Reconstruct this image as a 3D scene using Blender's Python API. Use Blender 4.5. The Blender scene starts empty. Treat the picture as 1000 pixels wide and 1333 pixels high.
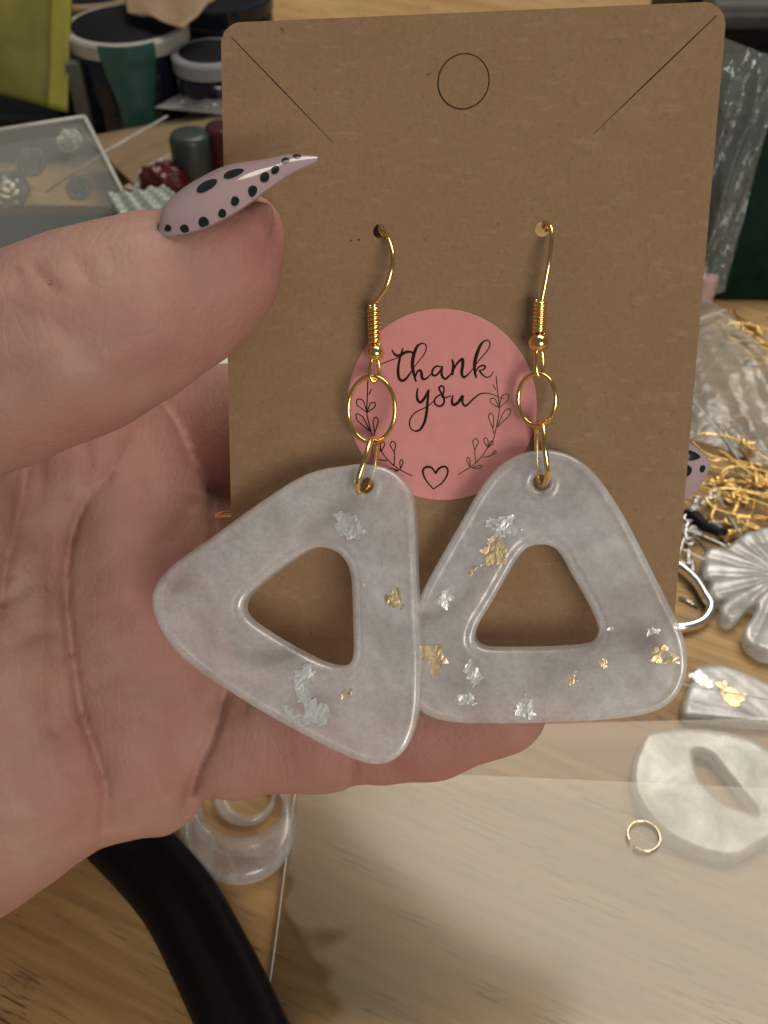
import bpy, math, random
import numpy as np
from mathutils import Vector, Matrix

random.seed(7)
rng = np.random.default_rng(11)
SC = bpy.context.scene
COL = SC.collection
MM = 0.001

# ------------------------------------------------------------------ camera
F = 1282.0                       # focal length in photograph pixels (1000 x 1333)
PITCH = math.radians(45)
CAM = np.array([0.0, 0.0, 188.0])            # millimetres above the table
RT = np.array([1.0, 0.0, 0.0])
UP = np.array([0.0, math.sin(PITCH), math.cos(PITCH)])
FW = np.array([0.0, math.cos(PITCH), -math.sin(PITCH)])
cd = bpy.data.cameras.new('camera')
cam = bpy.data.objects.new('camera', cd)
COL.objects.link(cam)
cam.location = CAM * MM
cam.rotation_euler = (math.pi / 2 - PITCH, 0, 0)
cd.sensor_fit = 'HORIZONTAL'
cd.sensor_width = 36
cd.lens = 36 * F / 1000
cd.clip_start = 0.005
cd.clip_end = 20
cd.dof.use_dof = True
cd.dof.focus_distance = 0.124
cd.dof.aperture_fstop = 60
SC.camera = cam

# ------------------------------------------------------------------ light
world = bpy.data.worlds.new('World')
SC.world = world
world.use_nodes = True
bg = world.node_tree.nodes['Background']
bg.inputs[0].default_value = (0.95, 0.97, 1.0, 1)
bg.inputs[1].default_value = 0.10

def area(name, loc, target, sx, sy, power, color):
    l = bpy.data.lights.new(name, 'AREA')
    l.shape = 'RECTANGLE'
    l.size, l.size_y, l.energy, l.color = sx, sy, power, color
    o = bpy.data.objects.new(name, l)
    COL.objects.link(o)
    o.location = loc
    o.rotation_euler = (Vector(target) - Vector(loc)).to_track_quat('-Z', 'Y').to_euler()
    return o
area('ceiling_lamp', (0.34, 0.74, 1.35), (0.28, 0.6, 0), 1.05, 0.8, 14.5, (1.0, 0.915, 0.79))
area('room_lamp', (0.40, -1.00, 0.54), (0.0, 0.1, 0.1), 0.55, 0.55, 8.6, (1.0, 0.93, 0.85))

SC.view_settings.view_transform = 'Standard'
SC.view_settings.look = 'None'
SC.view_settings.gamma = 1
SC.view_settings.exposure = 0.13
SC.view_settings.use_curve_mapping = False
SC.cycles.max_bounces = 10
SC.cycles.transparent_max_bounces = 24
SC.cycles.transmission_bounces = 10
SC.cycles.caustics_reflective = False
SC.cycles.caustics_refractive = False
SC.cycles.use_denoising = True

# ------------------------------------------------------------------ geometry helpers (millimetres)
def ray(x, y):
    return FW + (x - 500) / F * RT - (y - 666.5) / F * UP
def at(x, y, depth):                       # point on a photo ray at a depth along the view axis
    return CAM + depth * ray(x, y)
def on_z(x, y, z=0.0):                     # ... on a horizontal plane
    r = ray(x, y)
    return CAM + r * ((z - CAM[2]) / r[2])
def on_y(x, y, Y):                         # ... on an upright plane Y mm away
    r = ray(x, y)
    return CAM + r * (Y / r[1])
def project(P):
    P = np.asarray(P, float) - CAM
    d = P @ FW
    return 500 + F * (P @ RT) / d, 666.5 - F * (P @ UP) / d

# the card: pose recovered from its edges
_R = np.array([[0.975, -0.014, 0.22], [0.064, 0.974, -0.219], [-0.211, 0.228, 0.951]])
_C = np.array([8.312, -14.979, 126.163])
def cam2w(v):
    return v[0] * RT - v[1] * UP + v[2] * FW
CO = CAM + cam2w(_C)
E1 = cam2w(_R[:, 0]); E1 /= np.linalg.norm(E1)
E2 = -cam2w(_R[:, 1]); E2 -= E1 * (E2 @ E1); E2 /= np.linalg.norm(E2)
EN = np.cross(E1, E2)                      # towards the camera
def plane_hit(x, y, O, N):
    r = ray(x, y)
    return CAM + r * (((O - CAM) @ N) / (r @ N))
def cuv(x, y, off=0.0):
    p = plane_hit(x, y, CO + EN * off, EN) - CO
    return np.array([p @ E1, p @ E2])
def cpt(x, y, off=0.0):                    # photo pixel on a plane 'off' mm in front of the card
    return plane_hit(x, y, CO + EN * off, EN)
def cdepth(x, y):
    return (cpt(x, y) - CAM) @ FW

ORG = {}
def empty(name, loc):
    o = bpy.data.objects.new(name, None)
    o.empty_display_size = 0.005
    COL.objects.link(o)
    o.location = np.asarray(loc) * MM
    ORG[o.name] = np.asarray(loc, float)
    return o
def tag(o, label=None, cat=None, group=None, kind=None):
    if label: o['label'] = label
    if cat: o['category'] = cat
    if group: o['group'] = group
    if kind: o['kind'] = kind
    return o
def mk(name, verts, faces, mat, parent=None, smooth=True, origin=None, sharp=None):
    """verts in world millimetres; linked as one mesh, origin at its parent's base or its own foot."""
    v = np.asarray(verts, float).reshape(-1, 3)
    if parent is not None:
        org = ORG[parent.name]
    elif origin is not None:
        org = np.asarray(origin, float)
    else:
        org = np.array([v[:, 0].mean(), v[:, 1].mean(), v[:, 2].min()])
    me = bpy.data.meshes.new(name)
    if isinstance(faces, np.ndarray):
        faces = faces.tolist()
    me.from_pydata(((v - org) * MM).tolist(), [], faces)
    me.update()
    if smooth:
        me.shade_smooth()
        if sharp:
            me.set_sharp_from_angle(angle=math.radians(sharp))
    me.materials.append(mat)
    o = bpy.data.objects.new(name, me)
    COL.objects.link(o)
    ORG[o.name] = org
    if parent is not None:
        o.parent = parent
    else:
        o.location = org * MM
    return o

def catmull(P, n=8, closed=False):
    P = np.asarray(P, float)
    m = len(P)
    out = []
    rngs = range(m) if closed else range(m - 1)
    for i in rngs:
        g = (lambda k: P[k % m]) if closed else (lambda k: P[min(max(k, 0), m - 1)])
        p0, p1, p2, p3 = g(i - 1), g(i), g(i + 1), g(i + 2)
        for t in np.linspace(0, 1, n, endpoint=False):
            out.append(0.5 * (2 * p1 + (p2 - p0) * t + (2 * p0 - 5 * p1 + 4 * p2 - p3) * t * t + (3 * p1 - p0 - 3 * p2 + p3) * t ** 3))
    if not closed:
        out.append(P[-1])
    return np.array(out)

def tube(P, r, seg=10, closed=False, flat=None, cap=True):
    """swept tube; r a number or a list; flat=(axis, factor) squashes the section along a world axis"""
    P = np.asarray(P, float)
    n = len(P)
    R = np.full(n, r) if np.isscalar(r) else np.asarray(r, float)
    T = np.zeros_like(P)
    for i in range(n):
        a = P[(i - 1) % n] if closed else P[max(i - 1, 0)]
        b = P[(i + 1) % n] if closed else P[min(i + 1, n - 1)]
        T[i] = (b - a) / (np.linalg.norm(b - a) + 1e-12)
    nrm = np.cross(T[0], [0.3, 0.2, 0.93])
    nrm /= np.linalg.norm(nrm)
    V, Fc = [], []
    N0 = []
    for i in range(n):
        nrm = nrm - T[i] * (nrm @ T[i])
        nrm /= np.linalg.norm(nrm)
        N0.append(nrm.copy())
    twist = 0.0
    if closed:
        m = N0[-1] - T[0] * (N0[-1] @ T[0]); m /= np.linalg.norm(m)
        twist = math.atan2(np.cross(N0[0], m) @ T[0], N0[0] @ m)
    for i in range(n):
        a0 = -twist * i / n
        b = np.cross(T[i], N0[i])
        for k in range(seg):
            a = 2 * math.pi * k / seg + a0
            off = (math.cos(a) * N0[i] + math.sin(a) * b) * R[i]
            if flat is not None:
                ax = np.asarray(flat[0], float)
                off = off - ax * (off @ ax) * (1 - flat[1])
            V.append(P[i] + off)
    m = n if closed else n - 1
    for i in range(m):
        j = (i + 1) % n
        for k in range(seg):
            l = (k + 1) % seg
            Fc.append([i * seg + k, i * seg + l, j * seg + l, j * seg + k])
    if not closed and cap:
        Fc.append(list(range(seg))[::-1])
        Fc.append([(n - 1) * seg + k for k in range(seg)])
    return np.array(V), Fc

def lathe(prof, c, seg=40, axis=None):
    """prof: list of (r, z); revolved about the vertical through c"""
    V, Fc = [], []
    for (r, z) in prof:
        for k in range(seg):
            a = 2 * math.pi * k / seg
            V.append((c[0] + r * math.cos(a), c[1] + r * math.sin(a), c[2] + z))
    for i in range(len(prof) - 1):
        for k in range(seg):
            l = (k + 1) % seg
            Fc.append([i * seg + k, i * seg + l, (i + 1) * seg + l, (i + 1) * seg + k])
    Fc.append(list(range(seg))[::-1])
    Fc.append([(len(prof) - 1) * seg + k for k in range(seg)])
    return np.array(V), Fc

def merge(*parts):
    V, Fc, n = [], [], 0
    for v, f in parts:
        V.append(np.asarray(v, float))
        Fc += [[i + n for i in q] for q in f]
        n += len(v)
    return np.concatenate(V), Fc

def sheet(quad, nu, nv, disp=None, thick=0.0):
    """bilinear patch p00,p10,p11,p01 with disp(u,v)->3-vector; optional thickness along its normal"""
    q = [np.asarray(p, float) for p in quad]
    u = np.linspace(0, 1, nu); v = np.linspace(0, 1, nv)
    G = np.zeros((nu, nv, 3))
    for i, a in enumerate(u):
        for j, b in enumerate(v):
            p = q[0] * (1 - a) * (1 - b) + q[1] * a * (1 - b) + q[2] * a * b + q[3] * (1 - a) * b
            G[i, j] = p + (disp(a, b) if disp else 0)
    V = G.reshape(-1, 3)
    idx = lambda i, j: i * nv + j
    Fc = [[idx(i, j), idx(i + 1, j), idx(i + 1, j + 1), idx(i, j + 1)] for i in range(nu - 1) for j in range(nv - 1)]
    if thick:
        du = np.gradient(G, axis=0); dv = np.gradient(G, axis=1)
        N = np.cross(du, dv); N /= np.linalg.norm(N, axis=2, keepdims=True) + 1e-9
        n = len(V)
        V = np.concatenate([V, (G - N * thick).reshape(-1, 3)])
        Fc += [[q_ + n for q_ in f[::-1]] for f in Fc]
        rim = [idx(i, 0) for i in range(nu)] + [idx(nu - 1, j) for j in range(1, nv)] + [idx(i, nv - 1) for i in range(nu - 2, -1, -1)] + [idx(0, j) for j in range(nv - 2, 0, -1)]
        for k in range(len(rim)):
            a, b = rim[k], rim[(k + 1) % len(rim)]
            Fc.append([b, a, a + n, b + n])
    return V, Fc

def slab(poly, up, t):
    """convex or mild polygon (world points) with thickness t along -up, bevelled a little"""
    P = np.asarray(poly, float); up = np.asarray(up, float); n = len(P)
    c = P.mean(0)
    b = min(0.3, t * 0.3)
    ins = c + (P - c) * (1 - b / np.linalg.norm(P - c, axis=1, keepdims=True))
    V = np.concatenate([ins, P - up * b, P - up * (t - b), ins - up * t])
    Fc = [list(range(n)), [3 * n + k for k in range(n)][::-1]]
    for r in range(3):
        for k in range(n):
            l = (k + 1) % n
            Fc.append([r * n + k, (r + 1) * n + k, (r + 1) * n + l, r * n + l])
    return V, Fc

def surface_nets(D, o, h):
    """dual mesh of the zero set of the sampled distance field D (negative inside)"""
    D = D.astype(np.float32)
    nx, ny, nz = D.shape
    ins = D < 0
    acc = np.zeros((nx - 1, ny - 1, nz - 1, 3), np.float32)
    cnt = np.zeros((nx - 1, ny - 1, nz - 1), np.float32)
    sl = lambda a, n: slice(a, n - 1 + a)
    cor = [(a, b, c) for a in (0, 1) for b in (0, 1) for c in (0, 1)]
    for i, p in enumerate(cor):
        for q in cor[i + 1:]:
            if sum(abs(p[k] - q[k]) for k in range(3)) != 1:
                continue
            A = D[sl(p[0], nx), sl(p[1], ny), sl(p[2], nz)]
            B = D[sl(q[0], nx), sl(q[1], ny), sl(q[2], nz)]
            m = (A < 0) != (B < 0)
            t = np.where(m, A / np.where(m, A - B, 1), 0)
            for k in range(3):
                acc[..., k] += np.where(m, p[k] + t * (q[k] - p[k]), 0)
            cnt += m
    act = cnt > 0
    ids = np.full(act.shape, -1, np.int64)
    ii = np.argwhere(act)
    ids[act] = np.arange(len(ii))
    V = (ii + acc[act] / cnt[act][:, None]) * h + np.asarray(o)
    Q = []
    for ax in range(3):
        s0 = [slice(None)] * 3; s1 = [slice(None)] * 3
        s0[ax] = slice(0, -1); s1[ax] = slice(1, None)
        a, b = ins[tuple(s0)], ins[tuple(s1)]
        for flip, m in ((False, a & ~b), (True, ~a & b)):
            e = np.argwhere(m)
            u, w = (ax + 1) % 3, (ax + 2) % 3
            e = e[(e[:, u] > 0) & (e[:, w] > 0) & (e[:, u] < ids.shape[u]) & (e[:, w] < ids.shape[w])]
            quad = []
            for du, dw in ((-1, -1), (0, -1), (0, 0), (-1, 0)):
                f = e.copy(); f[:, u] += du; f[:, w] += dw
                quad.append(ids[f[:, 0], f[:, 1], f[:, 2]])
            q = np.stack(quad, 1)
            Q.append(q[:, ::-1] if flip else q)
    Q = np.concatenate(Q)
    return V, Q

def poly_sdf(X, Y, poly):
    P = np.asarray(poly, float); n = len(P)
    d = np.full(X.shape, 1e9); s = np.zeros(X.shape, bool)
    for i in range(n):
        a, b = P[i], P[(i + 1) % n]
        e = b - a
        wx, wy = X - a[0], Y - a[1]
        t = np.clip((wx * e[0] + wy * e[1]) / (e @ e + 1e-12), 0, 1)
        d = np.minimum(d, (wx - e[0] * t) ** 2 + (wy - e[1] * t) ** 2)
        c = ((a[1] > Y) != (b[1] > Y))
        with np.errstate(divide='ignore', invalid='ignore'):
            xi = (b[0] - a[0]) * (Y - a[1]) / (b[1] - a[1] + 1e-12) + a[0]
        s ^= c & (X < xi)
    return np.where(s, -1, 1) * np.sqrt(d)

def plate(poly, holes, half, r, h, step=0.0, wave=0.0, top=None, stephole=0):
    """rounded plate with holes as a dense smooth mesh in local (x, y, z)"""
    P = np.asarray(poly, float)
    lo = P.min(0) - 3 * h; hi = P.max(0) + 3 * h
    xs = np.arange(lo[0], hi[0], h); ys = np.arange(lo[1], hi[1], h)
    zt = half * 1.9 + 3 * h
    zs = np.arange(-zt, zt, h)
    X, Y = np.meshgrid(xs, ys, indexing='ij')
    d2 = poly_sdf(X, Y, P)
    hh = np.full(X.shape, half)
    for k, H in enumerate(holes):
        dh = poly_sdf(X, Y, H)
        d2 = np.maximum(d2, -dh)
        if step and k == stephole:
            t = np.clip((1.35 - dh) / 0.3, 0, 1); hh -= step * t * t * (3 - 2 * t)
    if wave:
        hh = hh + wave * (np.sin(X * .55 + 1.3) * np.cos(Y * .47 + .4) + .6 * np.sin(X * 1.1 - Y * .9) + .35 * np.cos(X * 1.9 + Y * 1.6))
    if top is not None:
        hh = hh + top(X, Y, d2)
    dz = np.maximum(zs[None, None, :] - hh[..., None], -half - zs[None, None, :])
    a = d2[..., None] + r; b = dz + r
    D = np.sqrt(np.maximum(a, 0) ** 2 + np.maximum(b, 0) ** 2) + np.minimum(np.maximum(a, b), 0) - r
    return surface_nets(D, (xs[0], ys[0], zs[0]), h)

# ------------------------------------------------------------------ materials
def newmat(name):
    m = bpy.data.materials.new(name)
    m.use_nodes = True
    nt = m.node_tree
    return m, nt, nt.nodes['Principled BSDF'], nt.nodes['Material Output']
def coords(nt, scale=(1, 1, 1), rot=(0, 0, 0), src='Object'):
    t = nt.nodes.new('ShaderNodeTexCoord'); mp = nt.nodes.new('ShaderNodeMapping')
    mp.inputs['Scale'].default_value = scale; mp.inputs['Rotation'].default_value = rot
    nt.links.new(t.outputs[src], mp.inputs[0])
    return mp.outputs[0]
def noise(nt, vec, scale, detail=4, rough=0.55, dist=0.0):
    n = nt.nodes.new('ShaderNodeTexNoise')
    n.inputs['Scale'].default_value = scale; n.inputs['Detail'].default_value = detail
    n.inputs['Roughness'].default_value = rough; n.inputs['Distortion'].default_value = dist
    nt.links.new(vec, n.inputs['Vector'])
    return n.outputs[0]
def ramp(nt, fac, stops):
    r = nt.nodes.new('ShaderNodeValToRGB')
    e = r.color_ramp.elements
    while len(e) < len(stops): e.new(0.5)
    for k, (p, c) in enumerate(stops):
        e[k].position = p
        e[k].color = tuple(c) + (1,) if not np.isscalar(c) else (c, c, c, 1)
    nt.links.new(fac, r.inputs[0])
    return r.outputs[0]
def mix(nt, fac, a, b, mode='MIX'):
    n = nt.nodes.new('ShaderNodeMix'); n.data_type = 'RGBA'; n.blend_type = mode
    for s, v in ((n.inputs[0], fac), (n.inputs[6], a), (n.inputs[7], b)):
        if hasattr(v, 'is_linked'): nt.links.new(v, s)
        elif np.isscalar(v): s.default_value = v
        else: s.default_value = tuple(v) + (1,)
    return n.outputs[2]
def bump(nt, bsdf, height, strength, dist):
    b = nt.nodes.new('ShaderNodeBump')
    b.inputs['Strength'].default_value = strength; b.inputs['Distance'].default_value = dist
    nt.links.new(height, b.inputs['Height'])
    if bsdf is not None: nt.links.new(b.outputs[0], bsdf.inputs['Normal'])
    return b.outputs[0]
def plain(name, col, rough=0.5, metal=0.0, var=0.12, scale=300.0, bmp=0.15, bdist=0.0003, **kw):
    m, nt, b, out = newmat(name)
    v = coords(nt)
    n = noise(nt, v, scale)
    lo = tuple(c * (1 - var) for c in col); hi = tuple(min(1, c * (1 + var)) for c in col)
    nt.links.new(ramp(nt, n, [(0.3, lo), (0.7, hi)]), b.inputs['Base Color'])
    b.inputs['Roughness'].default_value = rough; b.inputs['Metallic'].default_value = metal
    if bmp: bump(nt, b, n, bmp, bdist)
    for k, x in kw.items(): b.inputs[k.replace('_', ' ')].default_value = x
    return m

def mat_wood(ang):
    m, nt, b, out = newmat('pine_wood')
    v = coords(nt, (1, 1, 1), (0, 0, -ang))
    def sc(s):
        mp = nt.nodes.new('ShaderNodeMapping'); mp.inputs['Scale'].default_value = s
        nt.links.new(v, mp.inputs[0]); return mp.outputs[0]
    broad = noise(nt, sc((7, 42, 1)), 1, 3, .5, .6)
    fine = noise(nt, sc((22, 420, 1)), 1, 4, .6, .3)
    big = noise(nt, sc((3, 9, 1)), 1, 2)
    c = ramp(nt, broad, [(.30, (.34, .18, .055)), (.48, (.50, .31, .115)), (.70, (.60, .41, .18))])
    c = mix(nt, ramp(nt, fine, [(.35, .8), (.6, 0.0)]), c, (.30, .165, .06))
    c = mix(nt, ramp(nt, big, [(.35, .35), (.65, 0.0)]), c, (.38, .21, .085))
    fl = noise(nt, sc((120, 1700, 1)), 1, 2, .5, .4)
    area_ = noise(nt, sc((28, 70, 1)), 1, 2)
    f = nt.nodes.new('ShaderNodeMath'); f.operation = 'MULTIPLY'
    nt.links.new(ramp(nt, fl, [(.575, 0.0), (.65, 1.0)]), f.inputs[0])
    nt.links.new(ramp(nt, area_, [(.47, 0.0), (.62, 1.0)]), f.inputs[1])
    c = mix(nt, f.outputs[0], c, (.13, .072, .028))
    spots = noise(nt, sc((95, 140, 1)), 1, 5, .7)
    c = mix(nt, ramp(nt, spots, [(.62, 0.0), (.74, .6)]), c, (.15, .09, .045))
    nt.links.new(c, b.inputs['Base Color'])
    nt.links.new(ramp(nt, broad, [(.3, .5), (.7, .62)]), b.inputs['Roughness'])
    bump(nt, b, fine, .25, .0004)
    return m
def mat_skin():
    m, nt, b, out = newmat('skin')
    v = coords(nt)
    blot = noise(nt, v, 70, 4, .6, .5)
    mid = noise(nt, v, 190, 4, .6)
    at_ = nt.nodes.new('ShaderNodeAttribute'); at_.attribute_name = 'flush'
    c = ramp(nt, blot, [(.30, (.330, .180, .142)), (.70, (.420, .258, .204))])
    c = mix(nt, ramp(nt, mid, [(.38, .0), (.72, .34)]), c, (.40, .18, .145))
    c = mix(nt, at_.outputs['Fac'], c, (.385, .145, .128))
    nt.links.new(c, b.inputs['Base Color'])
    b.inputs['Subsurface Weight'].default_value = .22
    b.inputs['Subsurface Radius'].default_value = (1, .38, .22)
    b.inputs['Subsurface Scale'].default_value = .0022
    nt.links.new(ramp(nt, mid, [(.3, .56), (.7, .70)]), b.inputs['Roughness'])
    b.inputs['Specular IOR Level'].default_value = .30
    vo = nt.nodes.new('ShaderNodeTexVoronoi'); vo.inputs['Scale'].default_value = 1350
    wv = coords(nt, (1, .6, 1), (.3, .5, .4)); nt.links.new(wv, vo.inputs['Vector'])
    fn = noise(nt, v, 900, 5, .65)
    ve = nt.nodes.new('ShaderNodeTexVoronoi'); ve.feature = 'DISTANCE_TO_EDGE'; ve.inputs['Scale'].default_value = 420
    dv = nt.nodes.new('ShaderNodeMix'); dv.data_type = 'VECTOR'; dv.inputs[0].default_value = .0022
    nz3 = nt.nodes.new('ShaderNodeTexNoise'); nz3.inputs['Scale'].default_value = 160; nt.links.new(v, nz3.inputs['Vector'])
    nt.links.new(coords(nt, (1, .45, .8), (.2, .3, .9)), dv.inputs[4]); nt.links.new(nz3.outputs['Color'], dv.inputs[5])
    nt.links.new(dv.outputs[1], ve.inputs['Vector'])
    lin = ramp(nt, ve.outputs[0], [(0.0, 0.0), (.10, 1.0)])
    s = nt.nodes.new('ShaderNodeMath'); s.operation = 'ADD'
    nt.links.new(vo.outputs['Distance'], s.inputs[0]); nt.links.new(fn, s.inputs[1])
    s2 = nt.nodes.new('ShaderNodeMath'); s2.operation = 'MULTIPLY_ADD'; s2.inputs[1].default_value = .5
    nt.links.new(lin, s2.inputs[0]); nt.links.new(s.outputs[0], s2.inputs[2])
    bump(nt, b, s2.outputs[0], .25, .00022)
    return m
def mat_kraft():
    m, nt, b, out = newmat('kraft_board')
    v = coords(nt)
    fib = noise(nt, coords(nt, (1, .25, 1), (0, 0, .5)), 1500, 4, .7)
    fib2 = noise(nt, coords(nt, (.25, 1, 1), (0, 0, .2)), 1100, 4, .7)
    bl = noise(nt, v, 120, 4, .6)
    c = ramp(nt, bl, [(.3, (.270, .167, .089)), (.7, (.296, .188, .103))])
    c = mix(nt, ramp(nt, fib, [(.52, 0.0), (.78, .6)]), c, (.195, .112, .055))
    c = mix(nt, ramp(nt, fib2, [(.54, 0.0), (.80, .5)]), c, (.40, .28, .17))
    sp = noise(nt, v, 700, 2, .5)
    c = mix(nt, ramp(nt, sp, [(.74, 0.0), (.79, .6)]), c, (.11, .06, .03))
    nt.links.new(c, b.inputs['Base Color'])
    b.inputs['Roughness'].default_value = .78
    b.inputs['Specular IOR Level'].default_value = .25
    bump(nt, b, fib, .35, .00022)
    return m
def mat_resin(name, tint=(.86, .86, .87), milk=.5, rough=.3):
    """milky cast resin with a pearly swirl: part clear, part diffusing"""
    m, nt, b, out = newmat(name)
    v = coords(nt)
    sw = noise(nt, v, 75, 3, .6, .9)
    fine = noise(nt, v, 1600, 3, .75)
    body = ramp(nt, sw, [(.28, tuple(c * .86 for c in tint)), (.5, tuple(c * .95 for c in tint)), (.72, tint)])
    gr = ramp(nt, fine, [(.36, .80), (.64, 1.0)])
    cl = noise(nt, v, 260, 4, .6, .8)
    gr = mix(nt, 1.0, gr, ramp(nt, cl, [(.35, .90), (.65, 1.0)]), 'MULTIPLY')
    col = mix(nt, 1.0, body, gr, 'MULTIPLY')
    nt.links.new(col, b.inputs['Base Color'])
    b.inputs['Roughness'].default_value = rough
    b.inputs['IOR'].default_value = 1.5
    b.inputs['Coat Weight'].default_value = .9
    b.inputs['Coat Roughness'].default_value = .07
    t = nt.nodes.new('ShaderNodeBsdfTranslucent'); nt.links.new(col, t.inputs[0])
    mica = nt.nodes.new('ShaderNodeTexVoronoi'); mica.inputs['Scale'].default_value = 2600
    nt.links.new(v, mica.inputs['Vector'])
    bm = nt.nodes.new('ShaderNodeBump'); bm.inputs['Strength'].default_value = .9; bm.inputs['Distance'].default_value = .0003
    nt.links.new(mica.outputs['Color'], bm.inputs['Height'])
    gm = nt.nodes.new('ShaderNodeBsdfGlossy'); gm.inputs['Roughness'].default_value = .34
    gm.inputs[0].default_value = (.95, .97, .97, 1); nt.links.new(bm.outputs[0], gm.inputs['Normal'])
    mg = nt.nodes.new('ShaderNodeMixShader')
    nt.links.new(ramp(nt, sw, [(.3, .08), (.7, .26)]), mg.inputs[0])
    nt.links.new(b.outputs[0], mg.inputs[1]); nt.links.new(gm.outputs[0], mg.inputs[2])
    m1 = nt.nodes.new('ShaderNodeMixShader'); m1.inputs[0].default_value = .28
    nt.links.new(mg.outputs[0], m1.inputs[1]); nt.links.new(t.outputs[0], m1.inputs[2])
    tr = nt.nodes.new('ShaderNodeBsdfTransparent'); tr.inputs[0].default_value = (.97, .97, .97, 1)
    m3 = nt.nodes.new('ShaderNodeMixShader')
    nt.links.new(ramp(nt, sw, [(.28, max(0, milk - .30)), (.70, min(1, milk + .28))]), m3.inputs[0])
    nt.links.new(tr.outputs[0], m3.inputs[1]); nt.links.new(m1.outputs[0], m3.inputs[2])
    bump(nt, b, fine, .10, .0002)
    nt.links.new(m3.outputs[0], out.inputs[0])
    return m
def mat_film(name, haze=.08, col=(.8, .82, .82), ior=1.5, rough=.06, bumps=(60, .25, .001), gain=1.0, patch=False):
    """thin clear plastic film: fresnel gloss over a see-through body with a little haze"""
    m, nt, b, out = newmat(name)
    nt.nodes.remove(b)
    v = coords(nt)
    nz = noise(nt, v, bumps[0], 3, .5, .5)
    bn = bump(nt, None, nz, bumps[1], bumps[2])
    tr = nt.nodes.new('ShaderNodeBsdfTransparent'); tr.inputs[0].default_value = (.96, .97, .96, 1)
    di = nt.nodes.new('ShaderNodeBsdfDiffuse'); di.inputs[0].default_value = tuple(col) + (1,)
    gl = nt.nodes.new('ShaderNodeBsdfGlossy'); gl.inputs['Roughness'].default_value = rough
    fr = nt.nodes.new('ShaderNodeFresnel'); fr.inputs[0].default_value = ior
    nt.links.new(bn, gl.inputs['Normal']); nt.links.new(bn, fr.inputs['Normal'])
    a = nt.nodes.new('ShaderNodeMixShader'); a.inputs[0].default_value = haze
    nt.links.new(tr.outputs[0], a.inputs[1]); nt.links.new(di.outputs[0], a.inputs[2])
    if patch:                                   # no haze at low x, cloudier beyond a noise-broken border
        sx = nt.nodes.new('ShaderNodeSeparateXYZ'); nt.links.new(v, sx.inputs[0])
        pn = noise(nt, v, 34, 2, .45, .3)
        ma = nt.nodes.new('ShaderNodeMath'); ma.operation = 'MULTIPLY_ADD'; ma.inputs[1].default_value = 9.0
        nt.links.new(sx.outputs[0], ma.inputs[0]); nt.links.new(pn, ma.inputs[2])
        nt.links.new(ramp(nt, ma.outputs[0], [(.17, 0.0), (.205, haze * .9), (.6, haze)]), a.inputs[0])
    k = nt.nodes.new('ShaderNodeMath'); k.operation = 'MULTIPLY'; k.inputs[1].default_value = gain
    nt.links.new(fr.outputs[0], k.inputs[0])
    c = nt.nodes.new('ShaderNodeMixShader'); nt.links.new(k.outputs[0], c.inputs[0])
    nt.links.new(a.outputs[0], c.inputs[1]); nt.links.new(gl.outputs[0], c.inputs[2])
    nt.links.new(c.outputs[0], out.inputs[0])
    return m

g0, g1 = on_z(600, 950), on_z(705, 992)
GRAIN = math.atan2(g1[1] - g0[1], g1[0] - g0[0])
M_WOOD = mat_wood(GRAIN)
M_SKIN = mat_skin()
M_KRAFT = mat_kraft()
M_RESIN = mat_resin('pearly_resin', (1.0, 1.0, 1.0), .55, .2)
M_RESIN3 = mat_resin('white_resin', (.98, .98, .95), .74, .2)
M_RESIN2 = mat_resin('clear_milky_resin', (.92, .91, .88), .40, .15)
M_GOLD = plain('gold_plate', (.92, .66, .26), .16, 1.0, .05, 500, .06, .0001)
M_SILVER = plain('silver_plate', (.78, .77, .74), .18, 1.0, .05, 500, .06, .0001)
M_GFOIL = plain('gold_leaf', (.84, .66, .38), .40, .9, .15, 1800, .3, .0002)
M_SFOIL = plain('silver_leaf', (.82, .83, .80), .42, .7, .15, 1800, .3, .0002)
M_FOIL_DIM = plain('gold_foil_dim', (.05, .026, .012), .25, .6, .2, 2000, .1, .0001)  # gold foil with its dark reflection put into the colour
M_FOIL_LIT = plain('gold_foil_lit', (.30, .18, .07), .25, .8, .2, 2000, .1, .0001)  # same foil painted brighter, as where it catches the light
M_PINK = plain('pink_sticker_paper', (.68, .27, .25), .5, 0, .05, 600, .10, .0002)
M_NAIL = plain('mauve_nail_polish', (.37, .262, .272), .10, 0, .04, 200, .03, .0002, Coat_Weight=.6, Coat_Roughness=.04)
M_SPOT = plain('black_green_polish', (.010, .014, .011), .15, 0, .3, 1200, 0)
M_BLACK = plain('black_rubber', (.004, .004, .0045), .5, 0, .2, 400, .15, .0003, Specular_IOR_Level=.22)
M_JAR = plain('dark_navy_glass', (.008, .010, .016), .14, 0, .2, 100, 0)
M_LIDTOP = plain('matt_black_lid', (.006, .007, .009), .6, 0, .2, 100, .1, Specular_IOR_Level=.12)
M_WHITE = plain('off_white_plastic', (.36, .345, .30), .5, 0, .08, 200, .1)
M_GREYLID = plain('grey_white_plastic', (.24, .245, .25), .4, 0, .08, 200, .1)
M_TEAL = plain('teal_paint', (.025, .10, .085), .38, 0, .15, 150, .4, .0006)
M_YELLOW = plain('yellow_green_pouch', (.20, .19, .03), .4, 0, .18, 60, .5, .002, Transmission_Weight=.2)
M_PAPER = plain('kraft_paper', (.26, .18, .10), .7, 0, .12, 90, .3, .001)
M_CREAM = plain('cream_paper', (.78, .74, .64), .6, 0, .05, 90, .1)
M_TAN = plain('tan_card', (.44, .33, .22), .6, 0, .1, 150, .2)
M_GREYP = plain('slate_grey_plastic', (.16, .17, .18), .35, 0, .15, 120, .2)
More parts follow.
